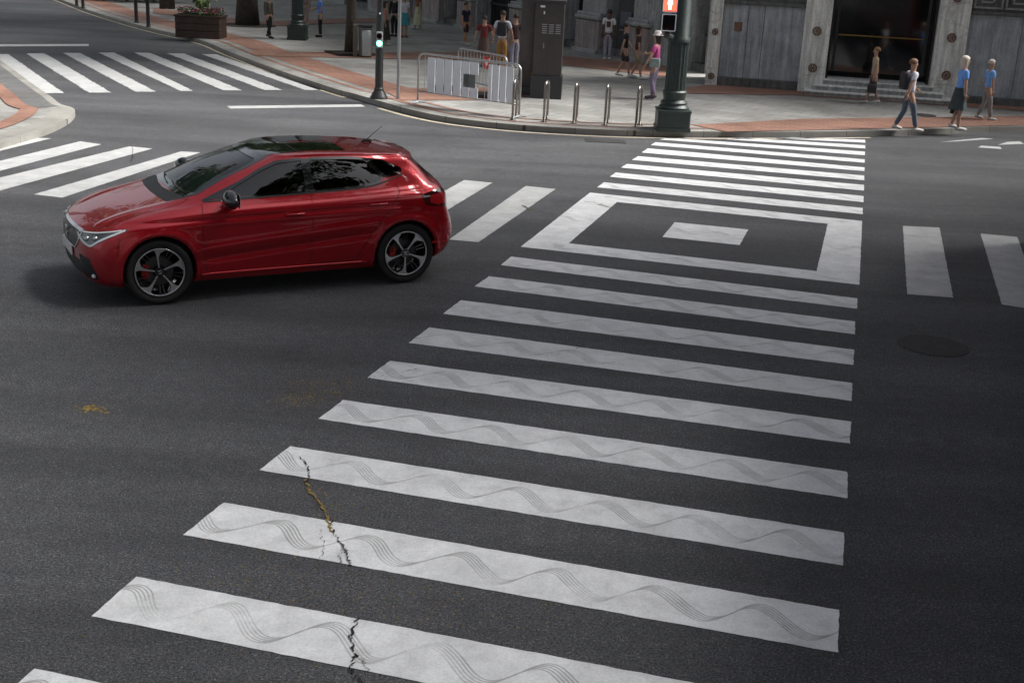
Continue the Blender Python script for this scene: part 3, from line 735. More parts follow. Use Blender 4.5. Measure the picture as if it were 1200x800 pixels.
patch('windscreen', W_SHIELD, plane('front'), -0.003, M_WSHIELD, car, 0.05)
mb = MB(); ring(mb, inset(W_SHIELD, -0.012), inset(W_SHIELD, 0.022), plane('front'), 0.002); mb.build('windscreen_band', M_BLACKGLOSS, car, smooth=True)
patch('rear_window', W_BACK, plane('rear'), -0.003, M_REARGL, car, 0.05)
mb = MB(); ring(mb, inset(W_BACK, -0.012), inset(W_BACK, 0.03), plane('rear'), 0.002); mb.build('rear_window_band', M_BLACKGLOSS, car, smooth=True)
# black panoramic roof panel
roofp = rnd_poly([(1.15, -0.44), (1.35, -0.475), (2.02, -0.49), (2.02, 0.49), (1.35, 0.475), (1.15, 0.44), (1.12, 0.0)], 0.03)
patch('roof_panel', roofp, plane('top'), 0.003, M_BLACKGLOSS, car, 0.05)
mb = MB(); strip(mb, [(1.50, -0.488), (1.50, 0.488)], 0.008, plane('top'), 0.0045); mb.build('roof_joint', M_BLACKPL, car)
# cowl and wipers
cowl = [(0.15, -0.56), (0.23, -0.60), (0.34, -0.66), (0.30, -0.5), (0.25, -0.25), (0.235, 0), (0.25, .25), (0.30, .5), (0.34, .66), (0.23, .60), (0.15, .56), (0.12, .3), (0.11, 0), (0.12, -.3)]
patch('cowl', cowl, plane('top'), 0.002, M_BLACKPL, car, 0.05)
for (y0, y1) in ((-0.52, 0.02), (0.05, 0.50)):
    pts = []
    for k in range(9):
        h, n_ = hit(plane('front'), y0 + (y1 - y0) * k / 8, 1.005 + 0.018 * k / 8); pts.append(h + n_ * (0.012 if n_.x < 0 else -0.012))
    MB().tube(pts, 0.006, 6).build('wiper', M_BLACKPL, car)
# panel gaps
for s in (-1, 1):
    pl = plane('side', s)
    g = MB(); strip(g, [(0.44, 0.945), (0.425, 0.85), (0.42, 0.70), (0.43, 0.50), (0.45, 0.30)], 0.006, pl, 0.0012); g.build('panel_gap', M_SEAM, car)
    g = MB(); strip(g, [(1.535, 0.995), (1.535, 0.70), (1.53, 0.45), (1.525, 0.27)], 0.006, pl, 0.0012); g.build('panel_gap', M_SEAM, car)
    g = MB(); strip(g, [(2.47, 1.05), (2.49, 0.98), (2.44, 0.90), (2.36, 0.78), (2.24, 0.66), (2.13, 0.50), (2.06, 0.38), (1.98, 0.29)], 0.006, pl, 0.0012); g.build('panel_gap', M_SEAM, car)
    g = MB(); strip(g, [(0.45, 0.275), (1.2, 0.268), (1.98, 0.285)], 0.005, pl, 0.0012); g.build('panel_gap', M_SEAM, car)
    g = MB(); strip(g, [(-0.36, 0.695), (-0.38, 0.62), (-0.40, 0.50)], 0.004, pl, 0.0012); g.build('panel_gap', M_SEAM, car)
    g = MB(); strip(g, [(2.90, 0.82), (2.93, 0.70), (2.92, 0.62)], 0.004, pl, 0.0012); g.build('panel_gap', M_SEAM, car)
    # front handles and cup
    for hx, hz in ((1.35, 0.815), (2.24, 0.868)):
        h, n_ = hit(pl, hx, hz)
        hb = MB(); yy = h.y; s_ = s
        hb.tube([(hx - 0.10, yy - 0.003 * -s_, hz - 0.002), (hx - 0.085, yy + s_ * 0.022, hz), (hx, yy + s_ * 0.030, hz + 0.002), (hx + 0.085, yy + s_ * 0.022, hz + 0.003), (hx + 0.10, yy, hz + 0.003)], [0.010, 0.013, 0.013, 0.013, 0.010], 10, flat=0.8)
        ho = hb.build('door_handle', M_RED, car, smooth=True)
        patch('handle_cup', rnd_poly([(hx - .05, hz - .028), (hx + .055, hz - .026), (hx + .05, hz + .012), (hx - .045, hz + .010)], .02), pl, 0.0015, mat('handle_cup_shade', (0.22, 0.002, 0.006), 0.25, 0.4, coat=1.0), car, 0.02)  # flat patch of darker red paints in the shade of the hollow
    # sill crease highlight moulding
    sb = MB(); pts = []
    for k in range(20):
        x = 0.40 + k * (2.13 - 0.40) / 19; h, n_ = hit(pl, x, 0.262); pts.append(h + Vector((0, s * 0.006, 0)))
    sb.tube(pts, 0.014, 8); sb.build('sill', M_RED, car, smooth=True)
    # mirror
    mm = MB()
    mm.tube([(0.66, s * 0.78, 0.925), (0.69, s * 0.87, 0.935), (0.70, s * 0.92, 0.96)], [0.04, 0.035, 0.035], 10)
    bmm = bmesh.new(); bmesh.ops.create_uvsphere(bmm, u_segments=24, v_segments=16, radius=1)
    for v in bmm.verts:
        x, y, z = v.co; k = 1 - 0.25 * (y * s)
        v.co = Vector(((0.075 if x < 0 else 0.035) * x, 0.115 * y, 0.072 * z * k))
    mm.bm(bmm, Matrix.Translation((0.69, s * 0.965, 1.005)) @ Matrix.Scale(1.3, 4))
    mo_ = mm.build('door_mirror', M_BLACKGLOSS, car, smooth=True)
    st = MB().tube([(0.597, s * 0.93, 1.0), (0.62, s * 1.02, 1.005), (0.68, s * 1.10, 1.008)], 0.008, 6); st.build('mirror_strip', M_CHROME, mo_)
    gl = MB().box(0.738, s * 0.965, 1.005, 0.006, 0.20, 0.13, 0.002); gl.build('mirror_glass', M_CHROME, mo_)
    # headlamp: corner projection. u = 0 at the corner
    pl = plane('corner', s)
    HL = rnd_poly([(-0.33, 0.655), (-0.25, 0.605), (-0.08, 0.568), (0.01, 0.575), (0.12, 0.640), (0.30, 0.732), (0.345, 0.762), (0.18, 0.735), (0.02, 0.708), (-0.15, 0.682), (-0.31, 0.672)], 0.012, 3)
    hl = patch('headlamp', HL, pl, 0.002, M_LAMPIN, car, 0.02)
    led = MB(); strip(led, [(-0.29, 0.648), (-0.16, 0.605), (-0.05, 0.586), (0.01, 0.590), (0.11, 0.650), (0.31, 0.748)], 0.018, pl, 0.0045)
    strip(led, [(-0.26, 0.667), (0.0, 0.697), (0.28, 0.747)], 0.010, pl, 0.0045); led.build('light_strip', M_LED, hl, smooth=True)
    for uu, zz in ((0.04, 0.655), (-0.08, 0.635)):
        h, n_ = hit(pl, uu, zz); pj = MB()
        pj.sphere(h + n_ * (0.002 if n_.dot(pl[3]) < 0 else -0.002), 0.026, seg=14)
        pj.build('projector', M_RETRO, hl, smooth=True)
    # tail lamp
    pl = plane('rcorner', s)
    TL = rnd_poly([(-0.30, 0.935), (-0.20, 0.84), (-0.08, 0.80), (0.14, 0.80), (0.34, 0.83), (0.36, 0.935), (0.10, 0.975), (-0.15, 0.965)], 0.03, 3)
    tl = patch('tail_lamp', [(p[0] * 0.78 + 0.02, p[1]) for p in TL], pl, 0.006, M_LENSDARK, car, 0.02)
    li = rnd_poly([(-0.12, 0.90), (-0.06, 0.83), (0.16, 0.825), (0.24, 0.85), (0.22, 0.92), (0.06, 0.94)], 0.02, 3)
    patch('lamp_lens', li, pl, 0.010, M_LENSRED, tl, 0.02)
    # side marker / fog intake
    pl = plane('corner', s)
    IN = rnd_poly([(-0.22, 0.47), (-0.02, 0.46), (0.075, 0.28), (0.02, 0.25), (-0.10, 0.25), (-0.18, 0.36)], 0.02, 3)
    it = patch('bumper_intake', IN, pl, 0.0015, M_BLACKPL, car, 0.02)
    sl = MB(); strip(sl, [(-0.21, 0.463), (-0.17, 0.36), (-0.10, 0.262)], 0.012, pl, 0.004); it2 = sl.build('intake_edge', M_BLACKGLOSS, it)
    h, n_ = hit(pl, 0.01, 0.29); fl = MB().sphere(h + pl[3] * -0.004, 0.022, seg=12); fl.build('fog_lamp', M_LED, it, smooth=True)
    # rear bumper reflector
    patch('rear_reflector', rnd_poly([(0.02, .40), (.22, .41), (.22, .435), (0.02, .425)], .008, 2), plane('rcorner', s), 0.003, M_LENSRED, car, 0.02)
# grille
pl = plane('front')
GR = rnd_poly([(-.46, .672), (.46, .672), (.43, .58), (.34, .505), (-.34, .505), (-.43, .58)], 0.02, 3)
def grille_mat():
    m, n = newmat('grille_mesh', 0.35); v = n.t.nodes.new('ShaderNodeTexVoronoi'); v.inputs['Scale'].default_value = 34; v.feature = 'DISTANCE_TO_EDGE'
    n.L(n.tc.outputs['Object'], v.inputs['Vector']); c = n.ramp(v.outputs['Distance'], 0.03, 0.12, (0.12, 0.12, 0.125), (0.004, 0.004, 0.004)); n.L(c, n.b.inputs['Base Color']); return m
gr_ = patch('grille', GR, pl, 0.002, grille_mat(), car, 0.03)
mb = MB(); ring(mb, inset(GR, -0.016), inset(GR, 0.002), pl, 0.008); mb.build('grille_frame', M_CHROME, gr_, smooth=True)
# emblem: a slanted two-stroke S on the grille
def s_emblem(mb, M, w, h, t):
    for sgn in (1, -1):
        pl_ = [(-0.5, 0.08), (0.12, 0.08), (0.12, 0.2), (-0.22, 0.2), (-0.22, 0.34), (0.5, 0.34), (0.5, 0.5), (-0.5, 0.5)]
        pts = [(sgn * x * w, sgn * y * h) for x, y in pl_]
        if sgn: mb.prism(pts, 0, t, M)
h, n_ = hit(pl, 0, 0.59)
mb = MB(); Mx = Matrix.Translation(h + Vector((-0.006, 0, 0))) @ Matrix(((0, 0, -1, 0), (-1, 0, 0, 0), (0, 1, 0, 0), (0, 0, 0, 1)))
s_emblem(mb, Mx, 0.10, 0.10, 0.012); mb.build('badge', M_CHROME, gr_)
patch('lower_grille', rnd_poly([(-.50, .40), (.50, .40), (.56, .27), (-.56, .27)], .03, 3), pl, 0.002, M_BLACKPL, car, 0.03)
pb = MB().box(-0.712, 0, 0.445, 0.012, 0.50, 0.10, 0.003); pb.build('number_plate', mat('plate_white', (0.7, 0.7, 0.7), 0.4), car)
# hood shut line
g = MB(); strip(g, [(-0.66, -0.40), (-0.57, -0.58), (-0.42, -0.66), (-0.1, -0.70), (0.20, -0.69), (0.33, -0.66)], 0.005, plane('top'), 0.0012)
strip(g, [(-0.66, 0.40), (-0.57, 0.58), (-0.42, 0.66), (-0.1, 0.70), (0.20, 0.69), (0.33, 0.66)], 0.005, plane('top'), 0.0012)
strip(g, [(-0.66, -0.40), (-0.69, 0), (-0.66, 0.40)], 0.005, plane('top'), 0.0012); g.build('bonnet_gap', M_SEAM, car)
# spoiler
bmS = bmesh.new()
prof = [(2.44, 1.388, 0.0), (2.56, 1.396, 0), (2.80, 1.368, 0), (2.825, 1.352, 0), (2.78, 1.335, 0), (2.62, 1.325, 0), (2.44, 1.345, 0)]
ny = 16; vv = []
for i in range(ny + 1):
    t = -1 + 2 * i / ny; y = 0.565 * t
    for (x, z, _) in prof:
        kx = -0.10 * abs(t) ** 3 * (1 if x > 2.57 else 0); vv.append((x + kx, y * (1.0 if x > 2.57 else 0.9), gz(z) - 0.028 * t * t + (0 if abs(t) < .999 else -0.004)))
k = len(prof); ff = [[i * k + j, i * k + (j + 1) % k, (i + 1) * k + (j + 1) % k, (i + 1) * k + j] for i in range(ny) for j in range(k)] + [list(range(k)), [ny * k + j for j in range(k)]]
bmS.free(); MB().add(vv, ff).build('spoiler', M_RED, car, smooth=True, auto=40)
mb = MB().tube([(3.03, 0.02, 1.07), (3.02, -0.12, 1.075), (2.99, -0.36, 1.09)], 0.008, 6).sphere((3.03, 0.02, 1.07), 0.025, seg=10); mb.build('rear_wiper', M_BLACKPL, car)
# aerial
h, n_ = hit(plane('top'), 2.42, 0.0)
mb = MB().tube([(2.38, 0, h.z - .005), (2.42, 0, h.z + .022), (2.47, 0, h.z + .018), (2.50, 0, h.z - 0.008)], [0.012, .016, .014, .008], 8).tube([(2.43, 0, h.z + 0.02), (2.62, 0, h.z + 0.17)], [0.004, 0.0025], 6)
mb.build('aerial', M_BLACKPL, car)
# rear bumper diffuser
patch('rear_diffuser', rnd_poly([(-.42, .42), (.42, .42), (.38, .345), (-.38, .345)], .03, 3), plane('rear'), 0.001, M_BLACKPL, car, 0.04)
# wheels
def wheel(parent, x, y, s, phase, steer=0.0):
    w = bpy.data.objects.new('wheel', None); col.objects.link(w); w.parent = parent; w.location = (x, y, 0.318); w.rotation_euler = (0, 0, steer)
    R0 = 0.318
    ty = [(0.238, -0.085), (0.262, -0.1), (0.292, -0.106), (0.308, -0.10), (R0 - .003, -0.085), (R0, -0.06)]
    prof = ty + [(R0, -0.03), (R0 - 0.006, -0.027), (R0 - .006, -.023), (R0, -0.02), (R0, 0.02), (R0 - 0.006, 0.023), (R0 - .006, .027), (R0, 0.03)] + [(r_, -z) for r_, z in ty[::-1]]
    v = []; f = []; n_ = 64; k = len(prof)
    for (r_, z) in prof:
        for i in range(n_): a = 2 * math.pi * i / n_; v.append((r_ * math.cos(a), z, r_ * math.sin(a)))
    for i in range(k - 1):
        for j in range(n_): f.append([i * n_ + j, i * n_ + (j + 1) % n_, (i + 1) * n_ + (j + 1) % n_, (i + 1) * n_ + j])
    MB().add(v, f).build('tyre', M_RUBBER, w, smooth=True, auto=50)
    # rim barrel + lip
    prof = [(0.236, 0.10), (0.242, 0.096), (0.242, 0.086), (0.215, 0.07), (0.205, -0.08), (0.235, -0.09)]
    v = []; f = []
    for (r_, z) in prof:
        for i in range(n_): a = 2 * math.pi * i / n_; v.append((r_ * math.cos(a), s * z, r_ * math.sin(a)))
    for i in range(len(prof) - 1):
        for j in range(n_): f.append([i * n_ + j, i * n_ + (j + 1) % n_, (i + 1) * n_ + (j + 1) % n_, (i + 1) * n_ + j])
    rim = MB().add(v, f).build('rim', M_BLACKGLOSS, w, smooth=True)
    lp = MB(); lp.lathe([(0.228, s * .088), (0.240, s * .099), (0.236, s * .104), (0.226, s * .098)], 64, axis='Y'); lp.v = lp.v; lp.f = lp.f[:-2]
    lp.build('rim_edge', M_ALLOY, rim, smooth=True)
    sp_ = MB(); bk = MB()
    for q_ in range(5):
        a0 = 2 * math.pi * q_ / 5 + phase
        def pt(r_, da, y_): a = a0 + da; return (r_ * math.cos(a), s * y_, r_ * math.sin(a))
        # machined blade: narrow at the hub, flaring into a hooked foot at the rim
        left = [(0.045, 0.15), (0.10, 0.06), (0.15, 0.05), (0.19, 0.055), (0.212, 0.085), (0.233, 0.15)]
        right = [(0.045, -0.15), (0.10, -0.065), (0.15, -0.085), (0.185, -0.15), (0.212, -0.32), (0.234, -0.44)]
        for (mbx, yy, grow, th) in ((sp_, 0.088, 0.0, 0.008), (bk, 0.080, 0.03, 0.04)):
            v = []; kk = len(left)
            for (r_, a) in left: v.append(pt(r_, (a + grow), yy - 0.012 * (1 - r_ / .23)))
            for (r_, a) in right: v.append(pt(r_, (a - grow * 2), yy - 0.012 * (1 - r_ / .23)))
            v += [(p[0], p[1] - s * th, p[2]) for p in v]
            f = [[i, i + 1, kk + i + 1, kk + i] for i in range(kk - 1)] + [[2 * kk + i, 2 * kk + i + 1, 3 * kk + i + 1, 3 * kk + i][::-1] for i in range(kk - 1)]
            f += [[i, i + 1, 2 * kk + i + 1, 2 * kk + i] for i in range(kk - 1)] + [[kk + i, kk + i + 1, 3 * kk + i + 1, 3 * kk + i] for i in range(kk - 1)] + [[0, kk, 3 * kk, 2 * kk], [kk - 1, 2 * kk - 1, 4 * kk - 1, 3 * kk - 1]]
            mbx.add(v, f)
        for dd in (0.52, 0.72):  # thin dark secondary fins
            v = [pt(0.13, dd - .03, .06), pt(0.13, dd + .03, .06), pt(0.232, dd + .04, .075), pt(0.232, dd - .04, .075)]; v += [(p[0], p[1] - s * 0.02, p[2]) for p in v]
            bk.add(v, [[0, 1, 2, 3], [4, 5, 6, 7], [0, 1, 5, 4], [1, 2, 6, 5], [2, 3, 7, 6], [3, 0, 4, 7]])
    bk.lathe([(0.0, s * 0.03), (0.055, s * 0.03), (0.062, s * 0.06), (0.05, s * 0.078), (0, s * 0.078)], 30, axis='Y')
    bk.build('spoke_back', M_BLACKGLOSS, rim); sp_.build('spoke', M_ALLOY, rim)
    hc = MB(); hc.lathe([(0.0, s * 0.079), (0.031, s * 0.079), (0.030, s * 0.086), (0, s * 0.087)], 24, axis='Y'); cap_ = hc.build('hub_cap', M_BLACKGLOSS, rim)
    em = MB(); s_emblem(em, Matrix.Translation((0, s * 0.087, 0)) @ Matrix.Rotation(R(90) * (1 if s < 0 else -1), 4, 'X') @ Matrix.Scale(1 if s < 0 else -1, 4, Vector((1, 0, 0))), 0.036, 0.036, 0.003); em.build('hub_badge', M_ALLOY, rim)
    MB().lathe([(0.05, s * -0.01), (0.145, s * -0.01), (0.145, s * 0.012), (0.05, s * 0.012)], 40, axis='Y').build('brake_disc', M_DISC, w)
    c2 = MB(); v = []; aa = [R(150) + R(60) * i / 6 for i in range(7)]
    v = [(r_ * math.cos(a), s * y_, r_ * math.sin(a)) for a in aa for (r_, y_) in ((0.10, -0.03), (0.165, -0.03), (0.165, 0.04), (0.10, 0.04))]
    f = [[4 * i + j, 4 * i + (j + 1) % 4, 4 * i + 4 + (j + 1) % 4, 4 * i + 4 + j] for i in range(6) for j in range(4)] + [[0, 1, 2, 3], [24, 25, 26, 27]]
    c2.add(v, f).build('brake_caliper', M_CAL, w)
    return w
wheel(car, 0, -0.765, -1, R(96), R(-3)); wheel(car, 2.564, -0.765, -1, R(-90)); wheel(car, 0, 0.765, 1, R(20), R(-3)); wheel(car, 2.564, 0.765, 1, R(60))
# interior
mb = MB(); mb.box(0.70, 0, 0.93, 0.55, 1.28, 0.16, 0.05); mb.box(0.45, 0, 0.955, 0.35, 1.15, 0.06, 0.02); mb.build('dashboard', M_DASH, car, smooth=True, auto=40)
for y in (-0.37, 0.37):
    mb = MB(); mb.box(1.45, y, 0.60, 0.50, 0.50, 0.16, 0.05); mb.box(1.72, y, 0.88, 0.14, 0.48, 0.58, 0.05); st_ = mb.build('seat', M_SEAT, car, smooth=True, auto=40)
    MB().box(1.77, y, 1.19, 0.09, 0.24, 0.13, 0.04).build('headrest', M_SEAT, st_, smooth=True, auto=40)
mb = MB(); mb.box(2.35, 0, 0.62, 0.5, 1.2, 0.16, 0.05); mb.box(2.55, 0, 0.88, 0.14, 1.15, 0.50, 0.05); mb.box(2.55, -.35, 1.13, .08, .22, .1, .03).box(2.55, .35, 1.13, .08, .22, .1, .03); mb.build('rear_bench', M_SEAT, car, smooth=True, auto=40)
mb = MB(); pts = [(0.98 + 0.07 * math.cos(a), -0.36 + 0.18 * math.sin(a), 0.98 + 0.16 * math.cos(a)) for a in [2 * math.pi * i / 24 for i in range(25)]]; mb.tube(pts, 0.014, 8, cap=False); mb.box(.98, -.36, .97, .05, .16, .07, .02)
mb.build('steering_wheel', M_BLACKPL, car, smooth=True, auto=50)
MB().box(1.0, 0, 1.23, 0.03, 0.24, 0.06, 0.012).build('inside_mirror', M_BLACKPL, car)
MB().box(1.5, 0, 0.35, 2.6, 1.3, 0.04).build('cabin_floor', M_BLACKPL, car)
ANG = math.atan2(12.94685 - 11.71291, -1.1697 + 3.44653)
car.rotation_euler = (0, 0, ANG); car.scale = (0.985, 0.985, 0.985)
nside = Vector((-math.sin(ANG), math.cos(ANG)))
car.location = (-3.44653 + nside.x * 0.62 - 0.03, 11.71291 + nside.y * 0.62, 0.008)
# ================================================================== SURROUNDINGS
def marble(name, a, b, vein, sc=0.7):
    m, n = newmat(name, 0.55)
    w = n.noise(sc * 2, detail=8, rough=0.75); c = n.ramp(w, 0.35, 0.68, a, b)
    v = n.t.nodes.new('ShaderNodeTexNoise'); v.inputs['Scale'].default_value = sc * 1.6; v.inputs['Detail'].default_value = 6; v.inputs['Distortion'].default_value = 1.2
    n.L(n.tc.outputs['Object'], v.inputs['Vector'])
    d = n.math('ABSOLUTE', n.math('SUBTRACT', v.outputs['Fac'], 0.5)); vf = n.ramp(d, 0.003, 0.016, (1, 1, 1), (0, 0, 0))
    c = n.mix(n.math('MULTIPLY', vf, 0.5), c, vein)
    mp = n.t.nodes.new('ShaderNodeMapping'); mp.inputs['Scale'].default_value = (6, 6, 0.5); n.L(n.tc.outputs['Object'], mp.inputs['Vector'])
    st = n.ramp(n.noise(1.5, vec=mp.outputs[0], detail=6, rough=0.7), 0.40, 0.62, (0.66, 0.66, 0.66), (1.1, 1.1, 1.1)); c = n.mix(1.0, c, st, 'MULTIPLY')
    g = n.ramp(n.noise(25, detail=4), 0.3, 0.7, (0.85,) * 3, (1.12,) * 3); c = n.mix(1.0, c, g, 'MULTIPLY')
    n.L(c, n.b.inputs['Base Color']); n.L(n.bump(n.noise(40), 0.3, 0.01), n.b.inputs['Normal']); return m
M_MARB = marble('grey_blue_marble', (0.30, 0.325, 0.36), (0.54, 0.57, 0.61), (0.48, 0.47, 0.42))
M_STONE = marble('weathered_stone', (0.30, 0.31, 0.31), (0.50, 0.505, 0.50), (0.22, 0.22, 0.2), 0.9)
M_PINKST = marble('plinth_stone', (0.28, 0.24, 0.235), (0.46, 0.39, 0.37), (0.25, 0.22, 0.2), 2.0)
M_PALE = marble('cream_stone', (0.80, 0.785, 0.745), (0.88, 0.87, 0.83), (0.45, 0.42, 0.38), 0.6)
M_DARKST = marble('dark_frieze_stone', (0.09, 0.09, 0.09), (0.17, 0.17, 0.165), (0.2, 0.2, 0.2), 2.0)
M_BRONZE = mat('bronze_rosette', (0.20, 0.12, 0.08), 0.5, 0.6, vary=0.3, scale=30)
M_DARKIN = mat('dark_interior', (0.006, 0.006, 0.007), 0.4)
M_DGLASS = mat('dark_door_glass', (0.008, 0.009, 0.010), 0.06, spec=0.6)
M_BRASS = mat('brass_rail', (0.25, 0.17, 0.05), 0.35, 0.9)
M_STEEL = mat('brushed_steel', (0.30, 0.285, 0.27), 0.3, 1.0, vary=0.15, scale=30)
M_GALV = mat('galvanised_steel', (0.42, 0.43, 0.44), 0.4, 0.85, vary=0.15, scale=40)
M_GREEN = mat('dark_green_iron', (0.022, 0.035, 0.032), 0.45, vary=0.3, scale=14, bump=0.3, bscale=60)
M_DGREY = mat('dark_grey_paint', (0.035, 0.035, 0.037), 0.45, vary=0.2, scale=10)
M_WHITE = mat('white_plastic', (0.82, 0.83, 0.88), 0.45, vary=0.05, scale=4)
M_WOODB = mat('dark_brown_wood', (0.055, 0.03, 0.022), 0.6, vary=0.35, scale=7, bump=0.4, bscale=30)
M_BARK = mat('bark', (0.055, 0.045, 0.035), 0.9, vary=0.4, scale=12, bump=0.9, bscale=20)
M_LEAF = mat('leaf', (0.055, 0.10, 0.025), 0.55, vary=0.35, scale=3)
M_LEAF2 = mat('leaf_light', (0.12, 0.17, 0.05), 0.55, vary=0.35, scale=3)
M_SOIL = mat('soil', (0.035, 0.025, 0.018), 0.95, vary=0.3, scale=20)

# ---------------------------------------------------------------- portal building
# local frame: x along the front (to the right), y into the building, z up
PO = Vector((4.55, 33.05)); PA = math.atan2(-0.23, 1.0)
bld = thing('bank_building', 'grey marble building with cream pilasters round a dark doorway above three steps', 'building', (PO.x, PO.y, 0.1), PA)
def lx(pxx, pyy): # survey: photo pixel on the facade plane -> local x
    v = px(pxx, pyy, H).xy - PO; return v.x * math.cos(PA) + v.y * math.sin(PA)
WH = 13.0
def part(mb, name, m, parent=bld, **k): return mb.build(name, m, parent, **k)
X = dict(a0=0.55, a1=0.95, p0=0.95, p1=2.45, b0=2.45, b1=3.05, d0=3.05, d1=6.35, e0=6.35, e1=7.1, w1=22)
# wall panels in marble with joints
w = MB(); xs = [0.42, 1.05, 1.45, 2.45]
for i in range(3): w.box((xs[i] + xs[i + 1]) / 2, 0.20, 1.02, xs[i + 1] - xs[i] - 0.012, 0.4, 2.04)
part(w, 'marble_panel', M_MARB)
w = MB(); w.box(1.435, 0.12, 0.12, 2.02, 0.5, 0.24, 0.015); part(w, 'base_course', M_DARKST)
w = MB(); w.box(1.435, 0.14, 2.09, 2.02, 0.46, 0.10, 0.02); part(w, 'cornice', M_DARKST)
w = MB(); w.box(1.435, 0.25, 2.14 + (WH - 2.14) / 2, 2.02, 0.45, WH - 2.14); part(w, 'upper_wall', M_DARKST)
w = MB(); w.box(0.82, -0.008, 1.50, 0.20, 0.03, 0.22, 0.004); part(w, 'bronze_plate', M_BRONZE)
w = MB(); x = 6.34
while x < 21: w.box(x + 0.62, 0.20, 1.06, 1.228, 0.4, 2.12); x += 1.24
part(w, 'marble_panel', M_MARB)
w = MB(); w.box(14.0, 0.12, 0.10, 15.3, 0.5, 0.2, 0.015); part(w, 'base_course', M_DARKST)
w = MB(); w.box(14.0, 0.25, 2.9 + (WH - 2.9) / 2, 15.3, 0.45, WH - 2.9); part(w, 'upper_wall', M_STONE)
# greek key frieze
w = MB(); w.box(14.0, 0.14, 2.17, 15.3, 0.46, 0.09, 0.015); w.box(14.0, 0.18, 2.52, 15.3, 0.40, 0.60); w.box(14.0, 0.13, 2.86, 15.3, 0.46, 0.08, 0.015); fz = part(w, 'frieze', M_DARKST)
k = MB(); x = 6.42
while x < 20.5:
    def bar(x0, z0, x1, z1): k.box(x + (x0 + x1) / 2, -0.045, 2.25 + (z0 + z1) / 2, abs(x1 - x0) + 0.045, 0.05, abs(z1 - z0) + 0.045)
    bar(0, 0.05, 0.62, 0.05); bar(0, 0.10, 0, 0.45); bar(0, 0.5, 0.42, 0.5); bar(0.42, 0.20, 0.42, 0.45); bar(0.15, 0.18, 0.37, 0.18); bar(0.15, 0.23, 0.15, 0.34); bar(0.20, 0.345, 0.26, 0.345)
    bar(0.62, 0.10, 0.62, 0.45); x += 0.72
part(k, 'greek_key', mat('greek_key_stone', (0.26, 0.26, 0.25), 0.7, vary=0.2, scale=8), fz)
# pilasters with rosettes
def pilaster(x0, x1, ros, y0=-0.18, th=0.62):
    p_ = MB(); p_.box((x0 + x1) / 2, y0 + th / 2, WH / 2, x1 - x0, th, WH, 0.012)
    p_.box((x0 + x1) / 2, y0 - 0.01, WH / 2 + 0.2, (x1 - x0) * 0.70, 0.03, WH - 0.5, 0.008)
    for z in (1.05, 2.0): p_.box((x0 + x1) / 2, y0 + th / 2, z, x1 - x0 + 0.004, th + 0.004, 0.008)
    o = part(p_, 'pilaster', M_PALE)
    for z in ros:
        r_ = MB(); rr = 0.115 if x1 - x0 > 0.5 else 0.085
        M = Matrix.Translation(((x0 + x1) / 2, y0 - 0.025, z)) @ Matrix.Rotation(R(90), 4, 'X')
        oct_ = [(rr * math.cos(R(22.5 + 45 * i)), rr * math.sin(R(22.5 + 45 * i))) for i in range(8)]
        oin = [(q_[0] * 0.72, q_[1] * 0.72) for q_ in oct_]
        for i in range(8): r_.prism([oct_[i], oct_[(i + 1) % 8], oin[(i + 1) % 8], oin[i]], 0, 0.035, M)
        for i in range(6):
            a = R(60 * i); r_.prism([(0.01 * math.cos(a + 1.57), 0.01 * math.sin(a + 1.57)), (rr * .62 * math.cos(a - .25), rr * .62 * math.sin(a - .25)), (rr * .62 * math.cos(a + .25), rr * .62 * math.sin(a + .25))], 0, 0.02, M)
        r_.sphere(M @ Vector((0, 0, 0.015)), 0.022, seg=8)
        part(r_, 'rosette', M_BRONZE, o)
pilaster(0.12, 0.42, (0.25, 1.35, 2.5))
pilaster(2.45, 3.10, (0.62, 1.52, 2.45))
pilaster(5.62, 6.34, (0.66, 1.56, 2.5))
# doorway
d = MB(); d.box(4.36, 1.3, WH / 2, 2.6, 0.1, WH); d.box(3.13, 0.75, WH / 2, 0.06, 1.1, WH); d.box(5.59, .75, WH / 2, 0.06, 1.1, WH); part(d, 'doorway_lining', M_DARKIN)
d = MB(); d.box(4.36, 0.78, 2.6, 2.42, 0.03, 4.2); part(d, 'door_glass', M_DGLASS)
for xx in (3.26, 5.46):
    part(MB().box(xx, 0.72, 2.6, 0.07, 0.07, 4.2), 'door_frame', M_DGREY)
part(MB().box(4.36, 0.70, 1.42, 2.1, 0.03, 0.03), 'push_bar', M_BRASS)
part(MB().box(4.36, 0.95, WH - 1.8, 2.5, 1.2, 3.6), 'lintel', M_STONE)
for i in range(3):
    st_ = part(MB().box(4.40, 0.30 - 0.34 * (2 - i), 0.05 + 0.12 * i, 3.5 - 0.42 * i, 1.0, 0.10, 0.004), 'step', M_STONE); part(MB().box(4.40, 0.29 - 0.34 * (2 - i), 0.11 + 0.12 * i, 3.54 - 0.42 * i, 1.04, 0.028, 0.008), 'nosing_highlight', M_PALE, st_)  # light painted as a pale tread slab over darker risers
part(MB().box(4.36, 1.15, 0.18, 2.4, 1.2, 0.35), 'threshold', M_STONE)
part(MB().box(11, 1.6, WH / 2, 22, 0.5, WH + 0.2), 'back_wall', M_STONE)

# ---------------------------------------------------------------- long building with the plinths (left wing)
LO = px(829, 87, H).xy; LD = (px(500, 24, H).xy - LO).normalized(); LA = math.atan2(-LD.y, -LD.x)
LW = 75.0
wing = thing('stone_arcade_building', 'long weathered stone building with dark windows between low pinkish plinths', 'building', (LO.x, LO.y, 0.1), LA)
def lw(pxx, pyy): return -(px(pxx, pyy, H).xy - LO).length
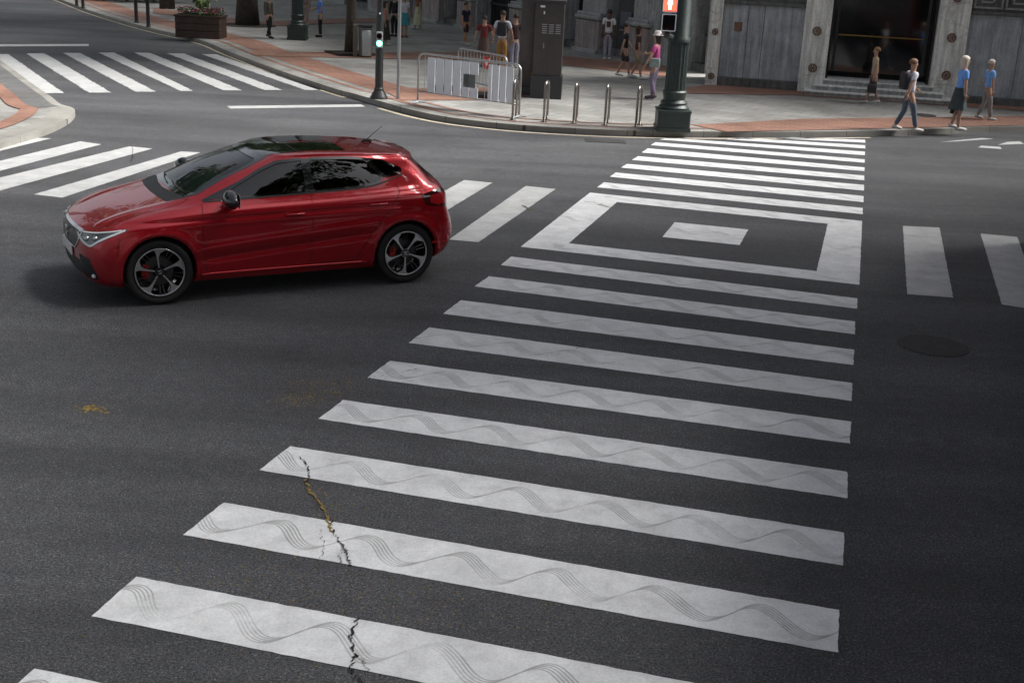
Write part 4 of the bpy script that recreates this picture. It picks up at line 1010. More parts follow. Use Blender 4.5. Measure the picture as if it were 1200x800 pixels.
# openings along the wall as (start, end) in metres left of the corner
sb_ = []
for a, b in ((679, 763),): pass
def wx(pxx):  # photo column on the foot of the wall -> local x
    y = 87 - (829 - pxx) * 0.1915; return -(px(pxx, y, H).xy - LO).length
plinths = [(739, 763), (680, 707), (602, 660), (541, 558), (500, 520), (470, 485), (440, 452)]
openings = [(808, 833), (707, 739), (660, 680), (560, 603), (520, 541), (487, 500), (455, 470), (405, 432)]
edges = sorted([(wx(a), wx(b)) for a, b in openings], key=lambda t: t[0])
wall = MB(); cur = -LW
bays = []
for a, b in edges:
    wall.box((cur + a) / 2, 0.35, WH / 2, a - cur, 0.7, WH); bays.append((cur, a)); cur = b
wall.box((cur + 0) / 2, 0.35, WH / 2, 0 - cur, 0.7, WH); bays.append((cur, 0))
part(wall, 'stone_wall', M_STONE, wing)
for a, b in edges:
    part(MB().box((a + b) / 2, 0.36, 3.4 + (WH - 3.4) / 2, b - a, 0.66, WH - 3.4), 'lintel', M_STONE, wing)
    wi = part(MB().box((a + b) / 2, 0.55, 1.8, b - a, 0.05, 3.4), 'window', M_DGLASS, wing)
    fr_ = MB(); fr_.box((a + b) / 2, 0.49, 1.0, b - a, 0.06, 0.07); fr_.box((a + b) / 2, 0.49, 2.3, b - a, 0.06, 0.07); fr_.box((a + b) / 2, 0.49, 1.7, 0.06, 0.06, 3.3); part(fr_, 'frame', M_DGREY, wi)
    part(MB().box((a + b) / 2, 0.30, 0.12, b - a, 0.55, 0.24), 'sill', M_DARKST, wing)
for a, b in [(wx(p0), wx(p1)) for p0, p1 in plinths]:
    pm = MB(); L_ = b - a; pm.box((a + b) / 2, -0.12, 0.50, L_, 0.24, 1.0, 0.02); pl_ = part(pm, 'plinth', M_PINKST, wing)
    cm = MB(); cm.box((a + b) / 2, -0.14, 1.09, L_ + 0.06, 0.30, 0.14, 0.05); cm.box((a + b) / 2, -0.10, 1.20, L_ + 0.02, 0.22, 0.10, 0.03); part(cm, 'plinth_cap', M_STONE, pl_, smooth=True, auto=40)
    part(MB().box((a + b) / 2, -0.16, 0.06, L_ + 0.05, 0.34, 0.12, 0.01), 'foot_course', M_STONE, wing)
for a, b in bays:
    if b - a > 0.3: part(MB().box((a + b) / 2, -0.02, 0.62, b - a - 0.02, 0.10, 1.24, 0.01), 'dado', M_STONE, wing)
part(MB().box(-LW / 2, 2.2, WH / 2, LW, 0.4, WH), 'rear_wall', M_DARKIN, wing)
# cash machine in the wing with a blue screen
am = thing('cash_machine', 'cash machine with blue sign panel set in the dark bay behind the man in white', 'cash machine', (LO.x + math.cos(LA) * wx(728), LO.y + math.sin(LA) * wx(728), 0.1), LA)
part(MB().box(0, 0.28, 1.15, 1.1, 0.30, 2.3, 0.02), 'cabinet', M_DGREY, am)
part(MB().box(0, 0.12, 2.0, 0.9, 0.03, 0.5, 0.01), 'sign_panel', mat('blue_sign', (0.01, 0.03, 0.11), 0.4), am)
part(MB().box(-0.05, 0.11, 1.15, 0.6, 0.03, 0.45, 0.01), 'screen', mat('grey_screen', (0.11, 0.12, 0.15), 0.2), am)
part(MB().box(0, 0.08, 0.82, 0.6, 0.10, 0.04, 0.01), 'shelf', M_STEEL, am)

# ---------------------------------------------------------------- trees
def leaf_mesh(name, cen, rx, rz, n_, size, seed, m, clumps=26):
    rnd = random.Random(seed); mb = MB(); cs = []
    for _ in range(clumps):
        v = Vector((rnd.gauss(0, 1), rnd.gauss(0, 1), rnd.gauss(0, 1))).normalized() * rnd.uniform(0.35, 1.0)
        cs.append((Vector((v.x * rx, v.y * rx, v.z * rz)) + Vector(cen), rnd.uniform(0.22, 0.42) * rx))
    for i in range(n_):
        c, r_ = cs[rnd.randrange(clumps)]
        d = Vector((rnd.gauss(0, 1), rnd.gauss(0, 1), rnd.gauss(0, .7))); p = c + d.normalized() * r_ * rnd.random() ** 0.4
        a = Vector((rnd.gauss(0, 1), rnd.gauss(0, 1), rnd.gauss(0, .5))).normalized(); b = a.cross(Vector((rnd.gauss(0, 1), rnd.gauss(0, 1), rnd.gauss(0, 1)))).normalized()
        s = size * rnd.uniform(0.6, 1.3); mb.add([p - a * s, p - b * s * 0.45, p + a * s, p + b * s * 0.45], [[0, 1, 2, 3]], 0)
    return mb
def tree(x, y, label, h=9.0, cr=3.2, tr=0.16, seed=1, leaves=9000, group='trees along the pavement', z=0.1, sz=0.14):
    t = thing('street_tree', label, 'tree', (x, y, z), seed, group); rnd = random.Random(seed)
    mb = MB(); pts = []; rr = []
    for k in range(9):
        q_ = k / 8; pts.append((0.10 * math.sin(q_ * 3 + seed) * q_, 0.08 * math.cos(q_ * 4 + seed) * q_, q_ * h * 0.62)); rr.append(tr * (1.45 if k == 0 else 1.08 if k == 1 else 1 - 0.45 * q_))
    mb.tube(pts, rr, 14); 
    for k in range(8):
        a = rnd.uniform(0, 6.28); z0 = h * rnd.uniform(0.34, 0.58); l = cr * rnd.uniform(0.55, 0.9)
        mb.tube([(0, 0, z0), (l * .4 * math.cos(a), l * .4 * math.sin(a), z0 + l * .45), (l * math.cos(a), l * math.sin(a), z0 + l * 0.75)], [tr * .42, tr * .28, tr * .08], 7)
    mb.build('trunk', M_BARK, t, smooth=True)
    leaf_mesh('crown', (0, 0, h * 0.66), cr, h * 0.27, leaves, sz, seed, M_LEAF).build('crown', M_LEAF, t, fixn=False)
    return t
def at(p, z=H): v = px(*p, z); return v.x, v.y
tx, ty = at((290, 30)); t1 = tree(tx, ty, 'thick dark tree trunk behind the planter box on the shaded pavement', 17, 6.0, 0.30, 3, 14000, sz=0.2)
pit = MB().lathe([(1.0, 0.0), (1.0, 0.015), (0.9, 0.02), (0, 0.02)], 30).build('tree_pit', M_SOIL); pit.location = (tx, ty, H + .001); tag(pit, 'dark round soil pit at the foot of the thick tree', 'tree pit')
tx, ty = at((411, 64)); t2 = tree(tx, ty, 'slender dark tree trunk beside the litter bin, a yellowish stain at its foot', 13, 4.2, 0.13, 5, 9000, sz=0.18)
pit = MB(); pit.box(0, 0, 0.03, 1.15, 1.15, 0.06, 0.01); pit.box(0, 0, 0.062, 0.9, 0.9, 0.01); po = pit.build('tree_pit', M_SOIL); po.location = (tx, ty, H); po.rotation_euler = (0, 0, R(30)); tag(po, 'square tree pit with a low dark rim round the slender tree', 'tree pit')
tree(-14.5, 52.0, 'tree in the row far up the left street', 17, 5.5, 0.22, 8, 8000)
tree(-3.0, 42.5 + 6, 'tree standing in front of the stone building', 9, 3.6, 0.16, 9, 7000) if False else None
tree(-19.0, 60.0, 'farthest tree up the left street', 17, 5.5, 0.25, 10, 7000)

# ---------------------------------------------------------------- planter with flowers
pxx, pyy = at((228, 45.5)); pln = thing('wooden_planter', 'large dark wooden planter box full of red and white flowers at the kerb', 'planter', (pxx + 0.06, pyy + 0.22, H), R(0) - 0.02)
bx = MB()
for k_ in range(3): bx.box(0, 0.35, 0.11 + k_ * 0.215, 1.36, 0.90, 0.207, 0.01)
part(bx, 'box', M_WOODB, pln)
rm = MB(); rm.box(0, -0.11, 0.655, 1.42, 0.07, 0.05, .008); rm.box(0, 0.81, 0.655, 1.42, 0.07, 0.05, .008); rm.box(-0.69, 0.35, 0.655, 0.06, 0.9, 0.048); rm.box(0.69, 0.35, 0.655, 0.06, 0.9, 0.048); part(rm, 'rim', M_WOODB, pln)
part(MB().box(0, 0.35, 0.65, 1.3, 0.84, 0.02), 'soil', M_SOIL, pln)
rnd = random.Random(4)
lf = MB()
for _ in range(900):
    p = Vector((rnd.uniform(-.64, .64), rnd.uniform(-.06, .76), 0.66 + rnd.random() ** 1.3 * 0.22)); a = Vector((rnd.gauss(0, 1), rnd.gauss(0, 1), rnd.gauss(0, 1))).normalized(); b = a.cross(Vector((rnd.gauss(0, 1), rnd.gauss(0, 1), 1))).normalized(); s = rnd.uniform(.02, .05)
    lf.add([p - a * s, p - b * s * .5, p + a * s, p + b * s * .5], [[0, 1, 2, 3]])
part(lf, 'foliage', M_LEAF, pln, fixn=False)
big = MB()
for _ in range(16):
    a = rnd.uniform(0, 6.28); l = rnd.uniform(.28, .5); c0 = Vector((rnd.uniform(-.2, .2), 0.35 + rnd.uniform(-.15, .15), 0.72)); d = Vector((math.cos(a), math.sin(a), 0)); s_ = d.cross(Vector((0, 0, 1)))
    pts = [c0, c0 + d * l * .3 + Vector((0, 0, l * .9)), c0 + d * l * .8 + Vector((0, 0, l * 1.1)), c0 + d * l * 1.1 + Vector((0, 0, l * .7))]
    ww = [.015, .06, .055, .005]; v = []
    for p, w_ in zip(pts, ww): v += [p - s_ * w_, p + s_ * w_]
    big.add(v, [[2 * i, 2 * i + 1, 2 * i + 3, 2 * i + 2] for i in range(3)])
part(big, 'broad_leaves', M_LEAF2, pln, fixn=False)
for nm, c_, k_ in (('red_flowers', (0.26, 0.02, 0.07), 90), ('white_flowers', (0.55, 0.52, 0.40), 60), ('pink_flowers', (0.35, 0.08, 0.16), 50)):
    fm = MB()
    for _ in range(k_):
        x = rnd.uniform(-.64, .64) if nm != 'white_flowers' else rnd.uniform(-.45, .3)
        fm.sphere((x, rnd.uniform(-.12, .7), 0.74 + rnd.random() * 0.16), rnd.uniform(.018, .034), (1, 1, .6), seg=6)
    part(fm, nm, mat(nm, c_, 0.7, vary=0.2, scale=20), pln)['kind'] = 'stuff'

# far bollards on the left street and dark shrubs behind them
bol = None
for (bx_, by_), lb in (((90, 7), 'leftmost dark post on the far kerb'), ((97.5, 10), 'dark post second from left on the far kerb'), ((160, 27), 'dark post left of the pair near the planter'), ((174, 32), 'dark post nearest the planter box')):
    X_, Y_ = at((bx_, by_))
    if bol is None:
        bol = thing('bollard', lb, 'bollard', (X_, Y_, H), 0, 'dark posts along the far kerb')
        MB().lathe([(0.085, 0), (0.085, 0.03), (0.062, 0.05), (0.06, 0.9), (0.07, 0.92), (0.07, 1.0)], 16).build('post', M_DGREY, bol, smooth=True, auto=40)
        MB().lathe([(0.07, 1.0), (0.075, 1.02), (0.06, 1.07), (0.0, 1.09)], 16).build('cap', M_DGREY, bol, smooth=True)
    else:
        c = copy_tree(bol); c.location = (X_, Y_, H); c['label'] = lb
def shrub(x, y, w, h, seed, label):
    s = thing('shrub', label, 'shrub', (x, y, H), 0, 'dark shrubs under the far trees')
    leaf_mesh('foliage', (0, 0, h * .5), w, h * .42, 2500, 0.08, seed, M_LEAF, 14).build('foliage', M_LEAF, s, fixn=False)
    st = MB()
    for k_ in range(4): st.tube([(0, 0, 0), (0.2 * math.cos(k_ * 1.6), 0.2 * math.sin(k_ * 1.6), h * .5)], 0.02, 5)
    st.build('stem', M_BARK, s)
for i, (sx_, sy_) in enumerate([(82, 0), (112, 1), (140, 3), (190, 5), (166, 1)]):
    X_, Y_ = at((sx_, sy_)); shrub(X_, Y_ + 1.0, 1.3, 1.4, 40 + i, ['leftmost shrub under the trees of the left street', 'second shrub from left under the far trees', 'middle shrub behind the dark posts', 'shrub right of the dark posts, nearest the planter', 'shrub between the posts and the planter'][i])

# ---------------------------------------------------------------- lamp posts
def block_lamp(name, label, x, y, w, h, sr, height, red=False):
    t = thing(name, label, 'lamp post', (x, y, H), R(0)); w2 = w / 2
    b = MB(); b.box(0, w2, h / 2, w, w, h, 0.03); b.box(0, w2, 0.04, w + .03, w + .03, 0.08, 0.01); b.box(0, w2, h - 0.02, w + 0.02, w + .02, 0.05, 0.015); part(b, 'base', M_GREEN, t)
    s_ = MB(); s_.lathe([(w * .46, h), (w * .47, h + .04), (w * .40, h + .09), (w * .42, h + .13), (w * .33, h + .18), (sr * 1.12, h + .28), (sr * 1.18, h + .33), (sr * 1.05, h + .36)], 32, (0, w2, 0))
    part(s_, 'collar', M_GREEN, t, smooth=True, auto=40)
    f_ = MB(); f_.lathe([(sr, h + .34), (sr * .98, h + 1.25)], 64, (0, w2, 0), flute=16, fd=0.09); f_.lathe([(sr * 1.08, h + 1.25), (sr * 1.08, h + 1.32), (sr * .92, h + 1.36), (sr * .75, height)], 32, (0, w2, 0))
    part(f_, 'shaft', M_GREEN, t, smooth=True, auto=40)
    return t
lx_, ly_ = at((789, 155)); lampA = block_lamp('lamp_post', 'dark green fluted lamp post on a square base at the far end of the crossing', lx_, ly_, 0.62, 0.40, 0.20, 8.0)
lx2, ly2 = at((347, 47.5)); lampB = block_lamp('lamp_post', 'dark green lamp post on a square base standing under the trees', lx2, ly2, 0.56, 0.42, 0.18, 8.0)
for L_ in (lampA, lampB):
    a_ = MB(); a_.tube([(0, .3, 7.9), (0, -.3, 8.3), (0, -1.2, 8.4)], [.06, .05, .04], 10); part(a_, 'arm', M_GREEN, L_); part(MB().box(0, -1.3, 8.36, 0.25, 0.6, 0.10, 0.03), 'lantern', M_DGREY, L_)
# pedestrian signal with red man
sg = thing('pedestrian_signal', 'pedestrian signal showing a red standing man, mounted on the fluted lamp post', 'traffic light', (lx_ - 0.28, ly_ - 0.05, H + 2.02), R(6))
part(MB().box(0, 0, 0.34, 0.27, 0.16, 0.30, 0.02).box(0, 0, 0.0, 0.27, 0.16, 0.30, 0.02), 'housing', M_DGREY, sg)
rim_ = MB()
for zc in (0.34, 0.0):
    rim_.box(-0.128, -0.09, zc, 0.014, 0.03, 0.30); rim_.box(0.128, -0.09, zc, 0.014, 0.03, 0.30); rim_.box(0, -0.09, zc - .147, 0.242, 0.03, 0.014); rim_.box(0, -0.09, zc + .147, 0.242, 0.03, 0.014)
part(rim_, 'white_border', M_WHITE, sg)
part(MB().box(0, -0.083, 0.34, 0.23, 0.01, 0.26), 'red_lens', mat('red_lamp_glow', (0.5, 0.02, 0.01), 0.3, emit=(1, 0.06, 0.03), estr=1.6), sg)
mn = MB(); M = Matrix.Translation((0, -0.089, 0.34)) @ Matrix.Rotation(R(90), 4, 'X')
mn.prism([(.022 * math.cos(R(36 * i)), .085 + .022 * math.sin(R(36 * i))) for i in range(10)], 0, .006, M)
mn.prism([(-.04, .055), (.04, .055), (.045, -.02), (.028, -.02), (.026, .03), (.022, -.105), (.004, -.105), (0, -.03), (-.004, -.105), (-.022, -.105), (-.026, .03), (-.028, -.02), (-.045, -.02)], 0, .006, M)
part(mn, 'standing_man', mat('red_man_glow', (0.8, 0.3, 0.2), 0.3, emit=(1, 0.55, 0.4), estr=3), sg)
part(MB().box(0, -0.083, 0.0, 0.23, 0.01, 0.26), 'dark_lens', M_BLACKGLOSS, sg)
part(MB().tube([(0.0, 0, -0.15), (0.0, 0, -0.24), (0.12, 0.1, -0.27)], [0.05, 0.06, 0.05], 10), 'bracket', M_DGREY, sg, smooth=True)
# slim post with the green repeater signal
gx, gy = at((444, 115.5)); gp = thing('signal_post', 'slim dark signal post with flared foot and a small lit green repeater lamp', 'traffic light', (gx, gy, H), R(4))
g_ = MB(); g_.lathe([(0.185, 0), (0.185, 0.03), (0.165, 0.06), (0.15, 0.10), (0.11, 0.16), (0.10, 0.19), (0.105, 0.21), (0.085, 0.23), (0.082, 1.6), (0.062, 1.75), (0.058, 4.2)], 28); part(g_, 'post', M_DGREY, gp, smooth=True, auto=40)
rp = part(MB().box(0, -0.095, 1.22, 0.13, 0.09, 0.33, 0.02), 'repeater_housing', mat('grey_housing', (0.35, 0.36, 0.36), 0.5), gp)
part(MB().lathe([(0.058, -0.146), (0.058, -0.139), (0, -0.139)], 20, (0, 0, 1.30), axis='Y'), 'dark_lens', M_BLACKGLOSS, rp)
part(MB().lathe([(0.0, -0.146), (0.058, -0.146), (0.058, -0.139), (0, -0.139)], 20, (0, 0, 1.15), axis='Y'), 'green_lens', mat('green_lamp_glow', (0.1, 0.8, 0.5), 0.3, emit=(0.15, 1.0, 0.62), estr=2.6), rp)
vh = MB(); vh.box(0, 0, 3.6, 0.3, 0.3, 0.9, 0.03); part(vh, 'signal_head', M_DGREY, gp)
part(MB().sphere((0, -0.075, 1.75), 0.02, seg=8), 'push_button', M_WHITE, gp)
# sign pole
sx_, sy_ = at((466.5, 116.5)); sp2 = thing('sign_pole', 'thin grey pole with a white sign plate, next to the signal post', 'sign', (sx_, sy_, H), R(3))
part(MB().tube([(0, 0, 0), (0, 0, 3.2)], 0.036, 14), 'pole', M_GALV, sp2, smooth=True, auto=50)
part(MB().box(0.0, -0.05, 2.42, 0.52, 0.02, 0.62, 0.01), 'sign_plate', M_WHITE, sp2)
# litter bin and its side panel
bx_, by_ = at((428, 67)); bn = thing('litter_bin', 'grey litter bin with side panel next to the slender tree trunk', 'litter bin', (bx_, by_, H), R(8))
part(MB().box(0, 0, 0.42, 0.36, 0.34, 0.80, 0.02), 'frame', mat('bin_grey', (0.11, 0.11, 0.10), 0.5, vary=0.2, scale=9), bn)
part(MB().lathe([(0.15, 0.05), (0.16, 0.40), (0.16, 0.72), (0.15, 0.74)], 24, (0.02, -0.13, 0)), 'drum', M_GALV, bn, smooth=True, auto=40)
part(MB().box(0, 0, 0.86, 0.42, 0.40, 0.05, 0.012), 'hood', M_DGREY, bn)
part(MB().box(-0.28, 0.0, 0.44, 0.13, 0.4, 0.88, 0.015), 'side_panel', mat('bin_panel', (0.10, 0.085, 0.07), 0.6), bn)

# ---------------------------------------------------------------- crowd barriers
def barrier(p0, p1, label, h, panels, foot=True, sign=False):
    a = Vector(at(p0)); b = Vector(at(p1)); L_ = (b - a).length; ang = math.atan2((b - a).y, (b - a).x)
    t = thing('crowd_barrier', label, 'barrier', (a.x, a.y, H), ang, 'crowd barriers on the corner')
    r_ = 0.14; pts = [(0, 0, 0.03), (0, 0, h - r_)] + [(r_ - r_ * math.cos(R(k_ * 18)), 0, h - r_ + r_ * math.sin(R(k_ * 18))) for k_ in range(1, 6)] + [(L_ - r_ + r_ * math.sin(R(k_ * 18)), 0, h - r_ + r_ * math.cos(R(k_ * 18))) for k_ in range(0, 6)] + [(L_, 0, 0.03)]
    part(MB().tube(pts, 0.021, 10), 'frame', M_GALV, t, smooth=True)
    part(MB().tube([(0.02, 0, 0.26), (L_ - 0.02, 0, 0.26)], 0.016, 8), 'lower_rail', M_GALV, t, smooth=True)
    n_ = 15
    for k_ in range(1, n_):
        part(MB().tube([(L_ * k_ / n_, 0, 0.26), (L_ * k_ / n_, 0, h)], 0.007, 6), 'bar', M_GALV, t)
    for x in (0, L_): part(MB().tube([(x, -0.26, 0.015), (x, 0.0, 0.05), (x, 0.26, 0.015)], [0.02, 0.024, 0.02], 8), 'foot', M_GALV, t)
    for (u0, u1, z0, z1) in panels:
        part(MB().box(L_ * (u0 + u1) / 2, -0.018, 0.27 + (h - 0.33) * (z0 + z1) / 2, L_ * (u1 - u0) - 0.03, 0.01, (h - 0.33) * (z1 - z0), 0.002), 'white_panel', M_WHITE, t)
    if sign:
        sgp = part(MB().lathe([(0, -0.045), (0.14, -0.045), (0.14, -0.035), (0, -0.035)], 28, (L_ * 0.63, 0, h - 0.20), axis='Y'), 'round_sign', mat('sign_red', (0.5, 0.02, 0.02), 0.4), t)
        part(MB().lathe([(0, -0.050), (0.06, -0.050), (0.06, -0.046), (0, -0.046)], 20, (L_ * 0.63, 0, h - 0.20), axis='Y'), 'sign_centre', M_WHITE, sgp)
    return t
pn = []
W7 = [(0.095 + k_ * 0.086, 0.095 + (k_ + 1) * 0.086, 0, 1) for k_ in range(5)] + [(0.525, 0.61, 0.66, 1.0), (0.525, 0.61, 0.0, 0.30)] + [(0.80 - 0.075 + k_ * 0.075, 0.80 + k_ * 0.075, 0, 1) for k_ in range(0)] + [(0.695, 0.74, 0, 1)] + [(0.74 + k_ * 0.068, 0.74 + (k_ + 1) * 0.068, 0, 1) for k_ in range(3)]
b1_ = barrier((489.5, 121.5), (608, 138.5), 'front crowd barrier of galvanised tube with white panels', 1.03, W7)
part(MB().box(1.34, -0.019, 0.60, 0.30, 0.008, 0.26), 'grey_notice', mat('grey_notice_board', (0.16, 0.17, 0.17), 0.7), b1_)
b2_ = barrier((536, 106), (592, 119.5), 'rear crowd barrier with a round red sign, behind the front one', 0.95, [], sign=True)
# rubber weights
for (p_, w_, lb, rz) in (((520, 106), 0.62, 'flat dark rubber weight on the ground behind the left of the barrier', .1), ((583, 116), 0.95, 'large flat dark rubber foot behind the right of the barrier', -.2)):
    X_, Y_ = at(p_); t = thing('rubber_weight', lb, 'rubber weight', (X_, Y_, H), rz, 'rubber weights behind the barrier')
    part(MB().box(0, 0, 0.05, w_, 0.40, 0.10, 0.02), 'slab', M_RUBBER, t); part(MB().box(0, 0, 0.12, w_ * .5, 0.22, 0.05, 0.01), 'grip', M_RUBBER, t)
# weed tuft between barrier and cabinet
X_, Y_ = at((627, 113)); wd = thing('weedy_shrub', 'small yellow green bush between the barrier and the dark cabinet', 'bush', (X_, Y_, H), 0)
leaf_mesh('f', (0, 0, .36), .22, .32, 500, 0.05, 77, M_LEAF2, 9).build('foliage', mat('yellow_leaf', (0.13, 0.12, 0.03), 0.7, vary=0.4, scale=6), wd, fixn=False)
part(MB().tube([(0, 0, 0), (0.05, 0.02, 0.5)], 0.015, 6), 'stem', M_BARK, wd)

# ---------------------------------------------------------------- bike hoops
hoop = None
hp = [((600.5, 141), (606, 138)), ((637, 143), (641.5, 140.5)), ((672, 145), (676.5, 142)), ((708.5, 147), (713, 144.5)), ((745, 149), (749, 147))]
for i, (p0, p1) in enumerate(hp):
    a = Vector(at(p0)); b = Vector(at(p1)); lb = ['steel cycle hoop touching the right end of the crowd barrier', 'steel cycle hoop second from the crowd barrier', 'middle one of the five steel cycle hoops', 'steel cycle hoop second from the lamp post base', 'steel cycle hoop nearest the lamp post base'][i]
    L_ = 0.30; dirn = (b - a).normalized(); ang = math.atan2(dirn.y, dirn.x)
    if hoop is None:
        hoop = thing('cycle_hoop', lb, 'cycle rack', (a.x, a.y, H), ang, 'steel cycle hoops along the kerb')
        hh = 0.76; r_ = 0.10; pts = [(0, 0, 0), (0, 0, hh - r_)] + [(r_ - r_ * math.cos(R(k_ * 18)), 0, hh - r_ + r_ * math.sin(R(k_ * 18))) for k_ in range(1, 6)] + [(L_ - r_ + r_ * math.sin(R(k_ * 18)), 0, hh - r_ + r_ * math.cos(R(k_ * 18))) for k_ in range(0, 6)] + [(L_, 0, 0)]
        part(MB().tube(pts, 0.025, 12), 'hoop_tube', M_STEEL, hoop, smooth=True)
        part(MB().lathe([(0.07, 0), (0.07, .008), (0.03, .01)], 16), 'floor_flange', M_STEEL, hoop); part(MB().lathe([(0.07, 0), (0.07, .008), (0.03, .01)], 16, (L_, 0, 0)), 'floor_flange', M_STEEL, hoop)
    else:
        c = copy_tree(hoop); c.location = (a.x, a.y, H); c.rotation_euler = (0, 0, ang); c['label'] = lb

# ---------------------------------------------------------------- dark cabinets by the hoops
X_, Y_ = at((639, 116)); cb = thing('street_cabinet', 'tall dark grey street cabinet with ventilation slots and two small white plates', 'cabinet', (X_, Y_, H), R(-3))
part(MB().box(0, 0.28, 0.25, 0.70, 0.56, 0.50, 0.01), 'plinth', M_DGREY, cb)
part(MB().box(0, 0.28, 1.28, 0.64, 0.50, 1.56, 0.012), 'body', mat('cabinet_brown_grey', (0.055, 0.045, 0.045), 0.5, vary=0.2, scale=5), cb)
part(MB().box(0, 0.28, 2.09, 0.70, 0.56, 0.07, 0.015), 'roof_cap', M_DGREY, cb)
vt = MB()
for r__ in range(5):
    for c__ in range(3): vt.box(-0.10 + c__ * 0.15, 0.027, 1.42 + r__ * 0.045, 0.11, 0.012, 0.018)
part(vt, 'vent', M_GALV, cb)
part(MB().box(-0.16, 0.026, 1.98, 0.10, 0.008, 0.04), 'plate', M_WHITE, cb); part(MB().box(-0.12, 0.026, 1.85, 0.03, 0.008, 0.06), 'plate', M_WHITE, cb)
part(MB().box(0.0, 0.029, 1.0, 0.006, 0.006, 1.0), 'door_seam', M_DARKIN, cb); part(MB().box(-0.10, 0.02, 1.15, 0.03, 0.02, 0.12, .004), 'lock', M_STEEL, cb)
X_, Y_ = at((617, 112)); cc = thing('advertising_column', 'tall square dark grey metal column between the barrier and the cabinet', 'column', (X_, Y_, H), R(-3))
part(MB().box(0, 0.22, 1.6, 0.42, 0.42, 3.2, 0.05), 'shaft', mat('column_grey', (0.07, 0.06, 0.058), 0.4, 0.3, vary=0.2, scale=6), cc, smooth=True, auto=40)
part(MB().box(0, 0.22, 0.10, 0.50, 0.50, 0.20, 0.01), 'base', M_DGREY, cc)
part(MB().box(0.14, 0.0, 1.7, 0.04, 0.03, 2.9), 'edge_trim', M_GALV, cc)

# ---------------------------------------------------------------- red bus stood just out of view, right, to shade the crossing
def bus():
    e0 = px(1200, 799).xy; e1 = px(1200, 240).xy; d = (e1 - e0).normalized(); nrm = Vector((d.y, -d.x)); ang = math.atan2(d.y, d.x)
    o = e0 + nrm * 0.14 - d * 2.0
    t = thing('city_bus', 'red city bus with dark windows, placed out of view to shade the crossing', 'bus', (o.x, o.y, 0), ang)
    Lb, Wb, Hb = 13.5, 2.5, 3.1
    # local x along the bus, y = 0 is the flank facing the crossing, body extends to -y
    bm_ = MB(); prof = [(0, 0.32), (0, 1.3), (-0.02, 2.6), (-0.10, 2.96), (-0.28, Hb), (-Wb + .28, Hb), (-Wb + .10, 2.96), (-Wb + .02, 2.6), (-Wb, 1.1), (-Wb, 0.32)]
    k_ = len(prof); xs_ = [(0, .94), (0.08, .985), (0.3, 1), (Lb - .35, 1), (Lb - .08, .985), (Lb, .93)]; v = []
    for x, s_ in xs_:
        for (y, z) in prof: v.append((x, -Wb / 2 + (y + Wb / 2) * s_, 0.32 + (z - 0.32) * (s_ * .5 + .5)))
    f = [[i * k_ + j, i * k_ + (j + 1) % k_, (i + 1) * k_ + (j + 1) % k_, (i + 1) * k_ + j] for i in range(len(xs_) - 1) for j in range(k_)] + [list(range(k_)), [(len(xs_) - 1) * k_ + j for j in range(k_)]]
    part(MB().add(v, f), 'body', mat('bus_red', (0.35, 0.012, 0.012), 0.3, coat=0.8), t, smooth=True, auto=30)
    for s_, yy in ((1, 0.0), (-1, -Wb)):
        for i in range(6):
            x = 0.7 + i * 1.85
            part(MB().box(x + .85, yy - s_ * 0.012, 1.9, 1.72, 0.05, 1.0, 0.02), 'window', M_DGLASS, t)
    part(MB().box(Lb + .005, -Wb / 2, 1.85, 0.06, 2.1, 1.3, 0.03), 'windscreen', M_DGLASS, t); part(MB().box(-0.005, -Wb / 2, 2.0, 0.06, 1.9, .8, 0.03), 'rear_window', M_DGLASS, t)
    part(MB().box(Lb / 2, -Wb / 2, 0.45, Lb - .4, Wb + .02, 0.22, 0.02), 'skirt', M_BLACKPL, t)
    for x in (2.6, 9.4):
        for s_, yy in ((1, -0.02), (-1, -Wb + .02)):
            w_ = part(MB().lathe([(0.30, -.13), (0.46, -.14), (0.48, -.11), (0.48, .11), (0.46, .14), (0.30, .13)], 32, (x, yy - s_ * .12, 0.48), axis='Y'), 'wheel', M_RUBBER, t, smooth=True, auto=40)
            part(MB().lathe([(0, s_ * .06), (0.12, s_ * .12), (0.28, s_ * .10), (0.30, s_ * .08)], 24, (x, yy - s_ * .12, 0.48), axis='Y'), 'hub', M_GALV, w_, smooth=True, auto=40)
    for yy in (-.35, -Wb + .35):
        part(MB().box(Lb + .0, yy, 0.75, 0.06, .34, .18, .03), 'headlight', M_LED, t); part(MB().box(0.01, yy, .95, .05, .16, .30, .02), 'tail_light', M_LENSRED, t)
    part(MB().box(Lb / 2, -Wb / 2, Hb + .05, 3.2, 1.6, .12, .04), 'roof_unit', M_WHITE, t)
    return t
BUS = bus()
# ---------------------------------------------------------------- unseen trees and a house front the car mirrors, with blockers added for shade
for i, (x, y) in enumerate([(-17.5, 37.0), (-20.5, 28.0), (6.5, -3.5), (9.0, 6.0), (17.5, -3.0), (13.5, -8.0), (-19.5, 18), (11.5, -14.0)]):
    tree(x, y - 4, ['tall plane tree on the near side of the left street, farther one', 'tall plane tree on the corner island side of the left street', 'plane tree behind the camera nearest the bus', 'big plane tree spreading its crown over the bus', 'plane tree farthest right behind the bus', 'plane tree behind the camera before the apartment house', 'plane tree left of the side crossing', 'plane tree far behind the camera to the right'][i], 20, 5.2, 0.3, 30 + i, 11000, 'plane trees on the near pavement', 0.0, 0.26)
cbd = thing('shade_block', 'stone block added out of view right of the bus to shade the road', 'building', (18.6, 24.5, 0), R(-14.7))  # unseen block added to cut sun and sky from the right
part(MB().box(9.0, -7.0, 8.5, 16.0, 14.0, 17.0), 'wall', M_STONE, cbd)
